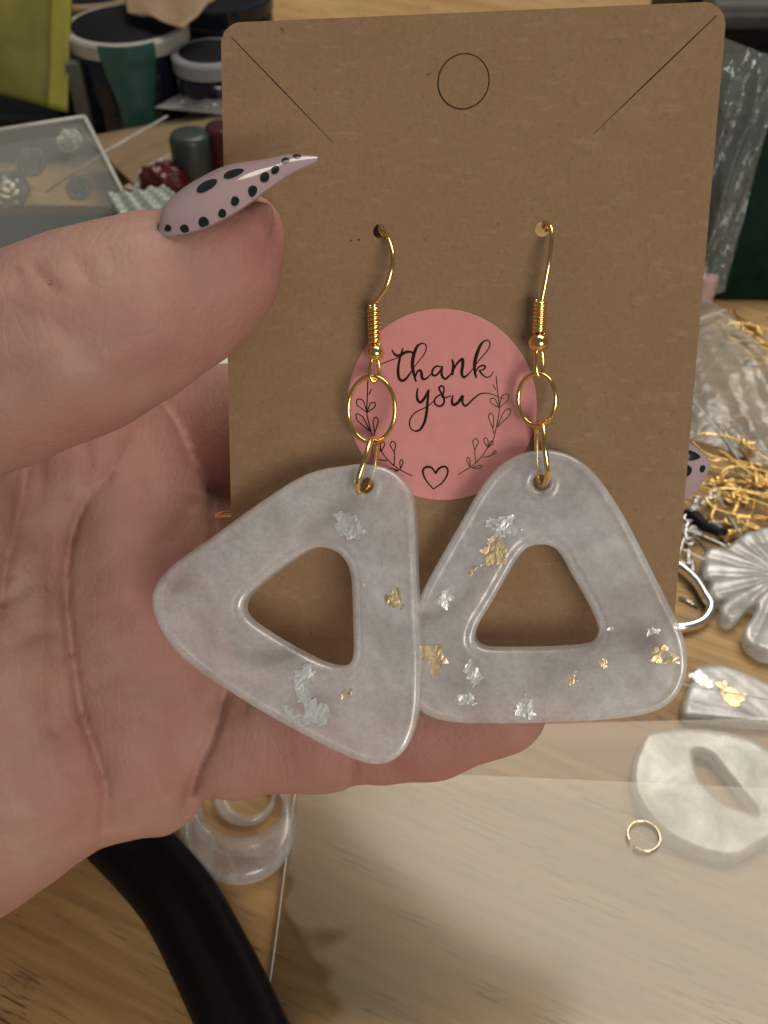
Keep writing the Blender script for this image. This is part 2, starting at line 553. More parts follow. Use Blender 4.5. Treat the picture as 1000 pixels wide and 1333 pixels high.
M_RED = plain('red_plastic', (.085, .007, .010), .3, 0, .25, 150, .3)
M_MAROON = plain('maroon_plastic', (.05, .006, .009), .3, 0, .2, 150, .1)
M_TEALGREY = plain('teal_grey_plastic', (.030, .045, .042), .35, 0, .15, 150, .1)
M_GREEN = plain('dark_green_fabric', (.002, .014, .006), .6, 0, .3, 220, .5, .001, Specular_IOR_Level=.08)
M_DGREY = plain('dark_grey_bin', (.012, .013, .012), .4, 0, .2, 150, .2, Specular_IOR_Level=.08)
M_RIM = plain('grey_green_plastic', (.07, .072, .062), .3, 0, .2, 120, .3, Specular_IOR_Level=.08)
M_FILM = mat_film('clear_sleeve_film', .13, (.84, .74, .56), 1.45, .20, (30, .05, .001), .85, patch=True)
M_BAG = mat_film('crinkled_clear_bag', .27, (.76, .77, .72), 1.5, .10, (260, .8, .0015), 1.5)
M_CELLO = mat_film('cellophane', .15, (.62, .66, .62), 1.5, .12, (200, .9, .002), 1.6)
M_CASE = mat_film('clear_case_plastic', .24, (.72, .76, .74), 1.5, .12, (90, .2, .001))
M_EDGE = plain('clear_plastic_edge', (.66, .66, .62), .2, 0, .1, 200, .1, Transmission_Weight=.2)
M_FROST = plain('frosted_ribbed_plastic', (.50, .56, .50), .3, 0, .15, 150, .3, Transmission_Weight=.35)

# ------------------------------------------------------------------ table
tv, tf = sheet([(-700, -250, 0), (700, -250, 0), (700, 900, 0), (-700, 900, 0)], 2, 2, thick=25)
tb = mk('table', tv, tf, M_WOOD, smooth=False, origin=(0, 0, 0))
tag(tb, 'pale knotty pine table top with diagonal grain', 'table', kind='structure')

# ------------------------------------------------------------------ the earring card
card = empty('earring_card', CO - 44 * E2)
tag(card, 'brown kraft earring card held in the hand, pink round sticker', 'card')
def cworld(uv, z):
    uv = np.asarray(uv, float).reshape(-1, 2)
    return CO + uv[:, :1] * E1 + uv[:, 1:] * E2 + np.asarray(z).reshape(-1, 1) * EN
def curve_plate(name, loops, half, bevel, mat, parent, zoff=0.0):
    """flat board with holes (loops in card mm), fine bevelled edge"""
    cu = bpy.data.curves.new('outline', 'CURVE'); cu.dimensions = '2D'; cu.fill_mode = 'BOTH'
    cu.extrude = half
    for L in loops:
        s = cu.splines.new('POLY'); s.points.add(len(L) - 1); s.use_cyclic_u = True
        for k, p in enumerate(L): s.points[k].co = (p[0], p[1], 0, 1)
    o = bpy.data.objects.new('outline', cu); COL.objects.link(o)
    me = bpy.data.meshes.new_from_object(o.evaluated_get(bpy.context.evaluated_depsgraph_get()))
    v = np.zeros(len(me.vertices) * 3); me.vertices.foreach_get('co', v); v = v.reshape(-1, 3)
    fc = [list(p.vertices) for p in me.polygons]
    bpy.data.objects.remove(o); bpy.data.curves.remove(cu); bpy.data.meshes.remove(me)
    return mk(name, cworld(v[:, :2], v[:, 2] + zoff), fc, mat, parent, smooth=False)
W2, TOP, BOT, RC = 30.0, 45.0, -40.5, 2.6
out_l = []
for cx, cy, a0 in ((W2 - RC, TOP - RC, 0), (-W2 + RC, TOP - RC, 90), (-W2 + RC, BOT + RC, 180), (W2 - RC, BOT + RC, 270)):
    for k in range(9):
        a = math.radians(a0 + 90 * k / 8)
        out_l.append((cx + RC * math.cos(a), cy + RC * math.sin(a)))
def ring2(c, r, n=40, ph=0.0):
    return [(c[0] + r * math.cos(2 * math.pi * k / n + ph), c[1] + r * math.sin(2 * math.pi * k / n + ph)) for k in range(n)]
def slit(p, q, w):
    p, q = np.array(p), np.array(q); t = (q - p) / np.linalg.norm(q - p); n = np.array([-t[1], t[0]])
    mdl = (p + q) / 2
    return [tuple(p - n * w * .7), tuple(mdl - n * w), tuple(q - n * w * .3), tuple(q + n * w * .3), tuple(mdl + n * w), tuple(p + n * w * .7)]
hang_c = cuv(603, 106); hole_l = cuv(494, 301); hole_r = cuv(706, 298)
loops = [out_l, ring2(hang_c, 3.17), ring2(hole_l, .9, 20), ring2(hole_r, .92, 20),
         slit(cuv(301, 48), cuv(434, 186), .085), slit(cuv(933, 20), cuv(772, 175), .085)]
curve_plate('board', loops, .28, .07, M_KRAFT, card, -.28)
curve_plate('hang_tab', [ring2(hang_c + np.array([.03, .02]), 2.99)], .26, .06, M_KRAFT, card, -.29)
M_GAP_DARK = plain('dark_gap_backing', (.085, .048, .024), .85)  # dark strips added behind the cuts, standing in for the dark seen through
ra, rb = ring2(hang_c, 2.9), ring2(hang_c, 3.3)
mk('gap_backing', np.concatenate([cworld(ra, -.34), cworld(rb, -.34)]), [[k, (k + 1) % 40, 40 + (k + 1) % 40, 40 + k] for k in range(40)], M_GAP_DARK, card)
for p, q in (((301, 48), (434, 186)), ((933, 20), (772, 175))):
    mk('gap_backing', cworld(slit(cuv(*p), cuv(*q), .3), -.34), [[0, 1, 2, 3, 4, 5]], M_GAP_DARK, card)
for (x, y, w) in ((457, 313, .22), (467, 312, .22), (522, 416, .2)):
    c = cuv(x, y)
    pts = [(c[0] + w * math.cos(a) * random.uniform(.6, 1.2), c[1] + .7 * w * math.sin(a) * random.uniform(.6, 1.2)) for a in np.linspace(0, 6.28, 9)[:-1]]
    v = np.concatenate([cworld(pts, .012), cworld([c], .03)])
    mk('speck', v, [[k, (k + 1) % 8, 8] for k in range(8)], plain('dark_fleck', (.05, .03, .015), .8), card)

# sticker with foil print
sc_ = cuv(573, 529)
SR = np.linalg.norm(cuv(696, 529) - cuv(450, 529)) / 2
n = 96
v = [cworld([sc_], .11)[0]]; fc = []
for r, z in ((SR * .5, .11), (SR - .06, .11), (SR, .06), (SR, .004)):
    for k in range(n):
        a = 2 * math.pi * k / n
        v.append(cworld([sc_ + r * np.array([math.cos(a), math.sin(a)])], z)[0])
fc += [[0, 1 + k, 1 + (k + 1) % n] for k in range(n)]
for r in range(3):
    fc += [[1 + r * n + k, 1 + (r + 1) * n + k, 1 + (r + 1) * n + (k + 1) % n, 1 + r * n + (k + 1) % n] for k in range(n)]
sticker = mk('sticker', v, fc, M_PINK, card, smooth=False)
sticker['label'] = 'round pink thank you sticker printed in gold foil'

def stroke(pts, w0, w1=None, wm=None, z=.135):
    """brush stroke in photo pixels -> ribbon lying on the sticker; widths in photo pixels"""
    P = catmull(pts, 7)
    n_ = len(P); w0 *= 1.2; w1 = None if w1 is None else w1 * 1.2; wm = None if wm is None else wm * 1.2
    w1 = w0 if w1 is None else w1
    t = np.linspace(0, 1, n_)
    W = w0 + (w1 - w0) * t
    if wm is not None: W = W + (wm - (w0 + w1) / 2) * np.sin(math.pi * t) ** 1.0
    T = np.gradient(P, axis=0); T /= np.linalg.norm(T, axis=1, keepdims=True) + 1e-9
    N = np.stack([-T[:, 1], T[:, 0]], 1)
    A, B = P + N * W[:, None] / 2, P - N * W[:, None] / 2
    V = [cpt(x, y, z) for x, y in A] + [cpt(x, y, z) for x, y in B]
    return V, [[k, k + 1, n_ + k + 1, n_ + k] for k in range(n_ - 1)]
S4 = 5.263
def L4(pts): return [(490 + x / S4, 430 + y / S4) for x, y in pts]
def L5(pts): return [(440 + x / 7.84, 480 + y / 7.84) for x, y in pts]
def L6(pts): return [(540 + x / 5, 530 + y / 5) for x, y in pts]
k4 = 1 / S4
_zz = [0]
def st(pts, a, b=None, m=None):
    _zz[0] += 1
    return stroke(L4(pts), a * k4, None if b is None else b * k4, None if m is None else m * k4, .13 + .0015 * _zz[0])
thank = [
    st([(0, 245), (20, 238), (80, 212), (140, 192), (168, 186)], 5, 6),
    st([(108, 132), (118, 155), (140, 172), (165, 170), (200, 150), (235, 148), (262, 160)], 7, 9, 17),
    st([(182, 122), (165, 180), (152, 240), (150, 300), (160, 335), (180, 345), (205, 330), (235, 290), (256, 258)], 9, 5, 17),
    st([(250, 262), (300, 200), (335, 150), (342, 110), (330, 92), (305, 90)], 5, 8),
    st([(305, 90), (280, 110), (262, 150), (250, 200), (248, 250), (258, 300), (272, 352)], 8, 10, 21),
    st([(266, 325), (280, 285), (300, 275), (310, 295), (312, 320), (325, 335), (345, 328), (380, 296)], 7, 5, 17),
    st([(444, 252), (415, 245), (390, 265), (382, 295), (395, 310), (420, 300), (445, 265), (452, 246)], 7, 7, 13),
    st([(452, 244), (447, 290), (455, 320), (475, 332), (505, 306), (524, 282)], 12, 5, 14),
    st([(520, 198), (528, 240), (522, 290), (520, 308)], 8, 10, 17),
    st([(522, 292), (545, 240), (575, 205), (592, 200), (592, 240), (585, 290), (597, 320), (620, 310), (652, 278)], 6, 5, 18),
    st([(650, 280), (700, 210), (760, 140), (780, 95), (768, 70), (742, 70)], 5, 8),
    st([(742, 70), (715, 100), (690, 160), (675, 220), (675, 280), (686, 328)], 7, 9, 20),
    st([(680, 290), (700, 255), (730, 240), (748, 250), (735, 268), (705, 275)], 6, 7, 10),
    st([(705, 275), (725, 300), (750, 320), (780, 315), (806, 278)], 11, 3, 8),
]
you = [
    st([(285, 396), (278, 440), (285, 480), (305, 492), (330, 465), (350, 425), (358, 408)], 8, 7, 16),
    st([(360, 405), (352, 480), (345, 560), (330, 630), (300, 680), (265, 692)], 10, 8, 16),
    st([(265, 692), (235, 670), (228, 625), (250, 580), (290, 550), (335, 530), (370, 505), (402, 478)], 8, 5),
    st([(448, 436), (410, 460), (398, 490), (415, 515), (445, 518), (465, 490), (460, 450), (440, 420), (430, 395), (445, 382), (462, 390), (462, 425), (450, 455), (480, 460), (512, 446)], 8, 6, 11),
    st([(525, 446), (518, 490), (530, 510), (560, 495), (585, 455), (594, 446)], 9, 8, 17),
    st([(594, 446), (590, 490), (608, 518), (635, 500), (670, 465), (715, 435), (770, 432), (820, 448), (878, 471)], 15, 3, 8),
]
mk('word', *merge(*thank), M_FOIL_DIM, sticker, smooth=False)
mk('word', *merge(*you), M_FOIL_DIM, sticker, smooth=False)
def leaf(base, tip, wid=.22):
    b, t = np.array(base, float), np.array(tip, float)
    d = t - b; nn = np.array([-d[1], d[0]]) * wid
    return [tuple(b), tuple(b + d * .35 + nn * .55), tuple(b + d * .75 + nn), tuple(t), tuple(b + d * .75 - nn), tuple(b + d * .35 - nn * .55), tuple(b)]
sprig = [[(305, 120), (302, 250), (296, 450), (318, 560), (345, 665), (385, 775), (440, 840), (510, 930), (600, 1010), (680, 1055), (762, 1096)],
         [(318, 262), (330, 235), (344, 205)], [(574, 985), (578, 900), (575, 850)], [(500, 940), (430, 930), (400, 918)], [(372, 705), (375, 650)],
         leaf((298, 445), (200, 312)), leaf((298, 445), (375, 345)), leaf((375, 650), (390, 492), .16), leaf((330, 640), (188, 462), .14),
         leaf((440, 845), (462, 742), .2), leaf((438, 842), (385, 780), .2), leaf((575, 855), (555, 742), .24), leaf((638, 1025), (652, 928), .16),
         leaf((620, 1040), (510, 1032), .14), leaf((400, 918), (362, 885), .25)]
sp_l, sp_r = [], []
for q in sprig:
    p = L5(q); sp_l.append(stroke(p, 1.25, 1.1, z=.14))
    pr = []
    for x, y in p:
        dx, dy = x - 567, y - 622
        a = math.radians(-4); dx = -dx
        pr.append((567 + dx * math.cos(a) - dy * math.sin(a), 622 + dx * math.sin(a) + dy * math.cos(a)))
    sp_r.append(stroke(pr, 1.1, 1.0, z=.14))
def clip_to_sticker(parts):
    V, Fc = merge(*parts)
    ok = [math.hypot(*(np.array([(p - CO) @ E1, (p - CO) @ E2]) - sc_)) < SR - .1 for p in V]
    return V, [f for f in Fc if all(ok[i] for i in f)]
mk('sprig', *clip_to_sticker(sp_l), M_FOIL_DIM, sticker, smooth=False)
mk('sprig', *clip_to_sticker(sp_r), M_FOIL_LIT, sticker, smooth=False)
heart = [stroke(L6([(120, 532), (70, 470), (53, 415), (75, 390), (110, 395), (138, 432)]), 1.2, 1.8, 2.4, .14),
         stroke(L6([(136, 432), (160, 398), (195, 387), (216, 410), (205, 455), (170, 500), (118, 534)]), 2.4, 1.2, 2.0, .142)]
mk('heart', *merge(*heart), M_FOIL_DIM, sticker, smooth=False)

# ------------------------------------------------------------------ earrings
def flake(c, size, ang, mat, parent, frame, z, seed, name, lift=.16, ratio=1.0):
    """crumpled scrap of metal leaf: irregular outline, folded surface"""
    r = np.random.default_rng(seed)
    O, A, B, N = frame
    n = 19
    shards = []
    for k in range(3 if size > 1.0 else 2):
        m_ = int(r.integers(5, 8)); ths = np.sort(r.uniform(0, 6.28, m_)); rad = r.uniform(.55, 1.05, m_)
        o_ = r.uniform(-.38, .38, 2) if k else np.zeros(2)
        shards.append(np.stack([np.cos(ths) * rad, np.sin(ths) * rad], 1) * (1 if k == 0 else .75) + o_)
    ctl = r.uniform(0, 1, (7, 7))
    V, idx = [], {}
    g = np.linspace(-1.35, 1.35, n)
    for i, a in enumerate(g):
        for j, b in enumerate(g):
            x, y = a + r.uniform(-.05, .05), b + r.uniform(-.05, .05)
            if min(float(poly_sdf(np.array([x]), np.array([y]), P_)[0]) for P_ in shards) > .02: continue
            cx, cy = min(max((x + 1.4) / 2.8 * 6, 0), 5.999), min(max((y + 1.4) / 2.8 * 6, 0), 5.999)
            a_, b_ = int(cx), int(cy); u_, v_ = cx - a_, cy - b_
            h = lift * (ctl[a_, b_] * (1 - u_) * (1 - v_) + ctl[a_ + 1, b_] * u_ * (1 - v_) + ctl[a_ + 1, b_ + 1] * u_ * v_ + ctl[a_, b_ + 1] * (1 - u_) * v_ + r.uniform(-.09, .09))
            X, Y = x * size * 1.4, y * size * ratio * 1.4
            ca, sa = math.cos(ang), math.sin(ang)
            idx[(i, j)] = len(V)
            V.append(O + A * (c[0] + X * ca - Y * sa) + B * (c[1] + X * sa + Y * ca) + N * (z + h))
    Fc = []
    for (i, j) in idx:
        q = [(i, j), (i + 1, j), (i + 1, j + 1), (i, j + 1)]
        if all(k in idx for k in q) and r.random() > .02:
            Fc += [[idx[q[0]], idx[q[1]], idx[q[2]]], [idx[q[0]], idx[q[2]], idx[q[3]]]]
    if Fc: mk(name, V, Fc, mat, parent, smooth=False)

def make_earring(label, hook, coil, bead, bead_r, eye, ring, conn, outline, hole, piercing, off, tilt, flakes, seed):
    foot = cpt(*outline[len(outline) // 2], off)
    root = empty('earring', foot)
    tag(root, label, 'earring', 'pair of resin triangle earrings')
    # ear wire: hook through the card, wrapped coil and bead, small eye below
    P = catmull([cpt(x, y, o) for x, y, o in hook], 7)
    wire = mk('ear_wire', *tube(P, .30, 10), M_GOLD, root)
    a, b = cpt(*coil[0]), cpt(*coil[1])
    ax = (b - a); Ln = np.linalg.norm(ax); ax /= Ln
    s1 = np.cross(ax, EN); s1 /= np.linalg.norm(s1); s2 = np.cross(ax, s1)
    turns = 8.5
    C = [a + ax * Ln * t + .60 * (math.cos(2 * math.pi * turns * t) * s1 + math.sin(2 * math.pi * turns * t) * s2) for t in np.linspace(0, 1, 150)]
    mk('coil', *tube(C, .27, 8), M_GOLD, wire)
    bc = cpt(*bead)
    prof = [(max(.02, bead_r * math.sin(t)), -bead_r * .92 * math.cos(t)) for t in np.linspace(0.05, math.pi - .05, 14)]
    bv, bf = lathe(prof, (0, 0, 0), 24)
    bv = bc + bv[:, :1] * s1 + bv[:, 1:2] * s2 + bv[:, 2:] * ax
    mk('bead', bv, bf, M_GOLD, wire)
    mk('eye_loop', *tube(catmull([cpt(*p) for p in eye], 8, True), .26, 8, True), M_GOLD, wire)
    c, rx, ry, o0, o1 = ring
    mk('jump_ring', *tube([cpt(c[0] + rx * math.cos(t) , c[1] + ry * math.sin(t), o0 + (o1 - o0) * .5 * (1 + math.cos(t))) for t in np.linspace(0, 2 * math.pi, 72, endpoint=False)], .31, 10, True), M_GOLD, root)
    mk('connector_ring', *tube(catmull([cpt(*p) for p in conn], 10, True), .36, 10, True), M_GOLD, root)
    # pendant plane: hinged at the piercing, foot leaning away from the card
    O = cpt(piercing[0], piercing[1], off)
    be = math.radians(tilt)
    A = E1; B = E2 * math.cos(be) - EN * math.sin(be); N = np.cross(A, B)
    def loc(x, y, lift=0.0):
        p = plane_hit(x, y, O + N * lift, N) - O
        return np.array([p @ A, p @ B])
    HALF = 1.5
    poly = catmull([loc(x, y, .8) for x, y in outline], 4, True)
    hl = catmull([loc(x, y, 1.2) for x, y in hole], 4, True)
    pr = ring2((0, 0), 1.05, 18)
    def top(X, Y, d2):
        r_ = np.random.default_rng(seed)
        e = np.zeros(X.shape)
        for k in range(26):
            cx, cy = r_.uniform(X.min(), X.max()), r_.uniform(Y.min(), Y.max())
            e += r_.uniform(-.09, .07) * np.exp(-((X - cx) ** 2 + (Y - cy) ** 2) / r_.uniform(.25, 3.5))
        return e + .05 * np.clip(-d2 / 3, 0, 1) + .13 * np.exp(-((d2 + .75) / .34) ** 2)
    V, Q = plate(poly, [hl, pr], HALF, .5, .2, step=.2, wave=.03, top=top)
    Vw = O + V[:, :1] * A + V[:, 1:2] * B + V[:, 2:] * N
    pend = mk('pendant', Vw, Q, M_RESIN, root)
    for k, (x, y, s, rt, ang, kind) in enumerate(flakes):
        flake(loc(x, y, HALF), s, ang, M_GFOIL if kind == 'g' else M_SFOIL, pend, (O, A, B, N), HALF - (-.02 if s > 1.4 else .03), seed * 50 + k,
              'gold_flake' if kind == 'g' else 'silver_flake', .17 + .05 * (s > 1.4), rt)
    return root

make_earring('milky resin triangle earring with a sideways tip over the palm, front one of the pair',
    [(499, 306, -9), (500, 292, -10.5), (498, 287, -7), (496, 292, -3), (496, 300, -.6), (501, 305, .35), (506, 311, 1.3), (511, 330, 2.6), (510, 350, 3.2), (503, 373, 3.2), (492, 390, 2.8), (487, 400, 2.6), (488, 448, 2.8)],
    ((487, 399, 2.6), (488, 448, 2.8)), (489, 459, 2.9), 1.18,
    [(485, 466, 2.9), (482, 478, 3.4), (482, 490, 3.6), (487, 497, 3.4), (493, 490, 2.8), (494, 478, 2.6), (491, 466, 2.7)],
    ((484, 533), 30.5, 43, 2.6, 3.9),
    [(488, 571, 3.4), (483, 574, 5.2), (475, 598, 7.2), (466, 626, 7.6), (466, 639, 6.6), (474, 640, 4.2), (480, 634, 2.2), (487, 612, 1.5), (490, 590, 1.6), (491, 577, 2.0)],
    [(445, 607), (470, 604), (500, 608), (522, 622), (536, 645), (541, 685), (542, 730), (544, 790), (547, 850), (546, 910), (541, 945), (528, 975), (508, 991), (485, 994), (455, 985), (410, 963), (360, 936), (310, 906), (260, 873), (225, 841), (205, 807), (199, 781), (207, 756), (230, 732), (270, 704), (310, 675), (350, 647), (390, 622), (420, 611)],
    [(410, 713), (430, 715), (445, 725), (455, 745), (458, 780), (459, 820), (459, 853), (452, 866), (438, 869), (415, 863), (380, 845), (345, 824), (322, 807), (315, 793), (320, 778), (335, 763), (360, 743), (390, 722)],
    (478, 632), 4.4, 13,
    [(400, 912, 3.0, 1.15, .3, 's'), (396, 880, 1.9, .8, .2, 's'), (455, 684, 1.7, 1.2, .5, 's'), (512, 780, 1.2, 1.3, .4, 'g'), (449, 908, .9, 1.9, -.3, 'g'), (475, 763, .35, 1, 0, 's'), (497, 738, .4, 1.3, .4, 's')], 3)

make_earring('milky resin triangle earring pointing up with more gold flakes, behind the sideways one',
    [(712, 300, -9), (713, 288, -10.5), (712, 283, -7), (709, 288, -3), (708, 296, -.6), (712, 293, .4), (717, 295, 1.3), (718, 312, 2.2), (715, 340, 2.8), (710, 368, 2.8), (706, 388, 2.6), (704, 398, 2.5), (703, 433, 2.6)],
    ((704, 392, 2.5), (702, 434, 2.7)), (702, 446, 2.8), 1.28,
    [(699, 455, 2.8), (698, 470, 3.4), (699, 484, 3.5), (703, 491, 3.2), (706, 484, 2.6), (707, 470, 2.4), (705, 456, 2.6)],
    ((699, 520), 24.5, 34, 2.2, 4.2),
    [(703, 549, 3.2), (707, 553, 5.2), (709, 580, 6.8), (713, 612, 6.6), (711, 628, 5.2), (705, 632, 3.2), (700, 622, 1.4), (699, 595, .9), (699, 566, 1.2), (700, 553, 2.0)],
    [(706, 586), (680, 590), (655, 603), (636, 622), (620, 645), (600, 680), (577, 720), (554, 762), (537, 800), (527, 845), (528, 890), (545, 922), (580, 938), (640, 941), (710, 940), (790, 936), (850, 926), (880, 906), (894, 872), (890, 830), (870, 785), (845, 735), (817, 680), (792, 640), (770, 612), (745, 594), (722, 587)],
    [(690, 712), (712, 710), (728, 720), (745, 750), (765, 785), (778, 815), (777, 832), (765, 842), (720, 846), (660, 847), (630, 845), (618, 835), (622, 815), (640, 785), (660, 750), (675, 725)],
    (705, 628), 2.7, 7,
    [(650, 682, 2.0, .8, .2, 's'), (668, 688, 1.0, 1.2, .8, 's'), (643, 715, 2.0, .9, .6, 'g'), (612, 742, 1.2, .7, .5, 'g'), (582, 782, 1.5, .9, .2, 's'), (578, 760, .8, 1, .9, 's'), (564, 866, 1.9, 1.3, .2, 'g'), (617, 876, 1.1, 1.6, -.3, 's'), (605, 909, 1.2, .8, .3, 's'), (690, 914, 1.6, 1.35, .1, 's'), (746, 880, 1.2, .8, .7, 'g'), (785, 864, .6, 1, .2, 'g'), (862, 851, 2.0, .72, .1, 'g'), (852, 825, .8, 1.2, 0, 's'), (795, 821, .45, 1, 0, 's')], 5)

# ------------------------------------------------------------------ the hand
def build_hand():
    h = 0.62
    xs = np.arange(-135, 49, h, dtype=np.float32)
    ys = np.arange(-48, 62, h, dtype=np.float32)
    ds = np.arange(98, 194, h, dtype=np.float32)
    X, Y, Z = np.meshgrid(xs, ys, ds, indexing='ij')
    def pc(x, y, d): return np.array([(x - 500) / F * d, (y - 666.5) / F * d, d], np.float32)
    def smin(a, b, k):
        hh = np.clip(.5 + .5 * (b - a) / k, 0, 1)
        return b + (a - b) * hh - k * hh * (1 - hh)
    def chain(pts, k=2.0):
        """pts: (x px, y px, depth mm, radius px)"""
        d = None
        for (p, q) in zip(pts[:-1], pts[1:]):
            a, b = pc(*p[:3]), pc(*q[:3]); ra, rb = p[3] * p[2] / F, q[3] * q[2] / F
            e = b - a; L2 = float(e @ e)
            wx, wy, wz = X - a[0], Y - a[1], Z - a[2]
            t = np.clip((wx * e[0] + wy * e[1] + wz * e[2]) / L2, 0, 1)
            s = np.sqrt((wx - e[0] * t) ** 2 + (wy - e[1] * t) ** 2 + (wz - e[2] * t) ** 2) - (ra + (rb - ra) * t)
            d = s if d is None else smin(d, s, k)
        return d
    def ell(x, y, dep, rx, ry, rz, rot=0.0):
        c = pc(x, y, dep); rx *= dep / F; ry *= dep / F
        wx, wy, wz = X - c[0], Y - c[1], Z - c[2]
        if rot:
            ca, sa = math.cos(rot), math.sin(rot)
            wx, wy = wx * ca + wy * sa, -wx * sa + wy * ca
        k0 = np.sqrt((wx / rx) ** 2 + (wy / ry) ** 2 + (wz / rz) ** 2)
        k1 = np.sqrt((wx / rx ** 2) ** 2 + (wy / ry ** 2) ** 2 + (wz / rz ** 2) ** 2) + 1e-6
        return k0 * (k0 - 1) / k1
    def beh(x, y, r, gap=.4):            # depth of a finger axis lying behind the card
        return cdepth(x, y) + .56 + r * cdepth(x, y) / F + gap
    # palm
    palm = ell(184, 802, 156, 120, 285, 16, -.10)
    palm = smin(palm, ell(128, 592, 152, 76, 135, 12), 6)
    palm = smin(palm, ell(5, 770, 150, 112, 225, 17), 4)
    palm = smin(palm, chain([(-174, 1160, 151.5, 130), (56, 1000, 151.5, 128)], 3), 5)
    palm = smin(palm, chain([(-40, 850, 160, 235), (-350, 960, 160, 225), (-800, 1090, 160, 235)], 6), 8)
    palm = smin(palm, ell(150, 970, 156, 110, 112, 15), 4)
    # fingers behind the card
    fi = chain([(110, 610, 176, 90), (290, 575, 170, 98), (480, 565, beh(480, 565, 86, 8), 86), (690, 580, beh(690, 580, 74), 74), (815, 600, beh(815, 600, 62), 62), (838, 603, beh(838, 603, 46, 1), 46)])
    fm = chain([(140, 710, 172, 92), (300, 705, 169, 92), (510, 700, beh(510, 700, 82, 4), 82), (700, 712, beh(700, 712, 70, .6), 70), (792, 720, beh(792, 720, 56), 56)])
    fr = chain([(160, 830, 163, 88), (300, 832, 161, 86), (510, 830, beh(510, 830, 76, 4), 76), (690, 836, beh(690, 836, 66, .6), 66), (765, 838, beh(765, 838, 54), 54)])
    fp = chain([(190, 955, 156, 86), (300, 960, 153, 76), (420, 956, beh(420, 956, 71, 1), 71), (560, 946, beh(560, 946, 66, .8), 66), (655, 926, beh(655, 926, 56, .8), 56)])
    d = smin(palm, fp, 3.0)
    for f in (fi, fm, fr):
        d = smin(d, f, 1.6)
    # thumb across the front of the card
    ct = lambda x, y, r: cdepth(x, y) - r * cdepth(x, y) / F - .35
    th = chain([(316, 300, ct(316, 300, 52), 50), (287, 342, ct(287, 342, 78), 78), (238, 374, 121.5, 99), (172, 404, 120, 111), (100, 436, 120, 124), (0, 474, 122, 128), (-120, 525, 128, 138), (-240, 640, 140, 165), (-330, 800, 152, 190)], 3.0)
    nd = cdepth(300, 280) - 15.0
    fold = chain([(206, 322, nd + 4.0, 10), (236, 329, nd + 2.2, 13), (268, 324, nd + 1.8, 14), (302, 309, nd + 2.2, 13), (330, 290, nd + 3.2, 11), (348, 272, nd + 4.5, 8)], 2)
    th = smin(th, fold, 2.6)
    d = smin(d, th, 2.2)
    # projected pixel position, to place creases where they are seen
    PX = 500 + F * X / Z; PY = 666.5 + F * Y / Z
    def line(pts, w, a, zlim, fade=True, zmin=0):
        nonlocal d
        P = catmull(pts, 5)
        lo, hi = P.min(0) - 4 * w, P.max(0) + 4 * w
        m = (PX > lo[0]) & (PX < hi[0]) & (PY > lo[1]) & (PY < hi[1]) & (Z < zlim) & (Z > zmin) & (np.abs(d) < 4)
        ix = np.nonzero(m)
        x, y = PX[ix], PY[ix]
        best = np.full(x.shape, 1e9, np.float32); tt = np.zeros(x.shape, np.float32)
        for k in range(len(P) - 1):
            p, e = P[k], P[k + 1] - P[k]
            t = np.clip(((x - p[0]) * e[0] + (y - p[1]) * e[1]) / (e @ e + 1e-9), 0, 1)
            q = (x - p[0] - e[0] * t) ** 2 + (y - p[1] - e[1] * t) ** 2
            b = q < best
            best[b] = q[b]; tt[b] = (k + t[b]) / (len(P) - 1)
        amp = a * (np.clip(np.minimum(tt, 1 - tt) * 5, .15, 1) if fade else 1)
        g = np.exp(-best / w ** 2)
        g2 = np.exp(-best / (w * 5) ** 2)
        d[ix] += amp * (1.05 * g + .8 * g2)
        CR.append((catmull(pts, 16), w, a))
    CR = []
    PALM, THB = 158, 122
    line([(188, 548), (154, 605), (114, 651), (94, 697), (86, 748), (88, 799), (97, 868), (106, 925), (123, 976), (137, 1022), (134, 1079), (128, 1112)], 6.5, 1.15, PALM, zmin=128)
    line([(36, 580), (27, 651), (12, 720), (2, 770), (-10, 850)], 6.5, 1.2, PALM, zmin=128)
    line([(-10, 790), (34, 765), (80, 720)], 6, .45, PALM)
    line([(0, 860), (40, 830), (84, 815)], 6, .35, PALM)
    line([(110, 560), (113, 600), (110, 645)], 8, .7, PALM, zmin=128)
    line([(240, 1056), (254, 1010), (274, 965), (287, 925), (296, 890)], 7, 1.3, 170)
    line([(92, 905), (150, 880), (210, 890)], 9, .25, PALM)
    line([(150, 690), (205, 740), (215, 800)], 12, .35, PALM)
    line([(90, 800), (140, 790), (185, 797)], 6, .25, PALM)
    line([(255, 640), (230, 690), (190, 720)], 10, .3, PALM)
    line([(40, 980), (70, 1040), (90, 1110)], 9, .25, PALM)
    line([(455, 880), (462, 960), (455, 1030)], 6, .5, 175)
    line([(40, 340), (55, 362), (78, 384)], 5, .55, THB + 6)
    line([(100, 330), (107, 352), (124, 372)], 5, .5, THB + 6)
    line([(20, 345), (24, 365), (22, 385)], 5, .35, THB + 6)
    line([(140, 318), (146, 340), (150, 362)], 5, .22, THB + 6)
    line([(60, 420), (100, 445), (130, 480)], 9, .25, THB)
    line([(10, 400), (50, 412), (90, 410)], 8, .2, THB)
    rl = np.random.default_rng(2)
    for k in range(26):                      # faint crossing lines of the palm
        x0, y0 = rl.uniform(-10, 260), rl.uniform(620, 1080)
        an = rl.choice([.25, -.45, 1.2]) + rl.normal(0, .25); L_ = rl.uniform(30, 85)
        dx, dy = math.cos(an) * L_ / 2, math.sin(an) * L_ / 2
        line([(x0 - dx, y0 - dy), (x0 + rl.normal(0, 5), y0 + rl.normal(0, 5)), (x0 + dx, y0 + dy)], 5, rl.uniform(.10, .24), PALM, zmin=126)
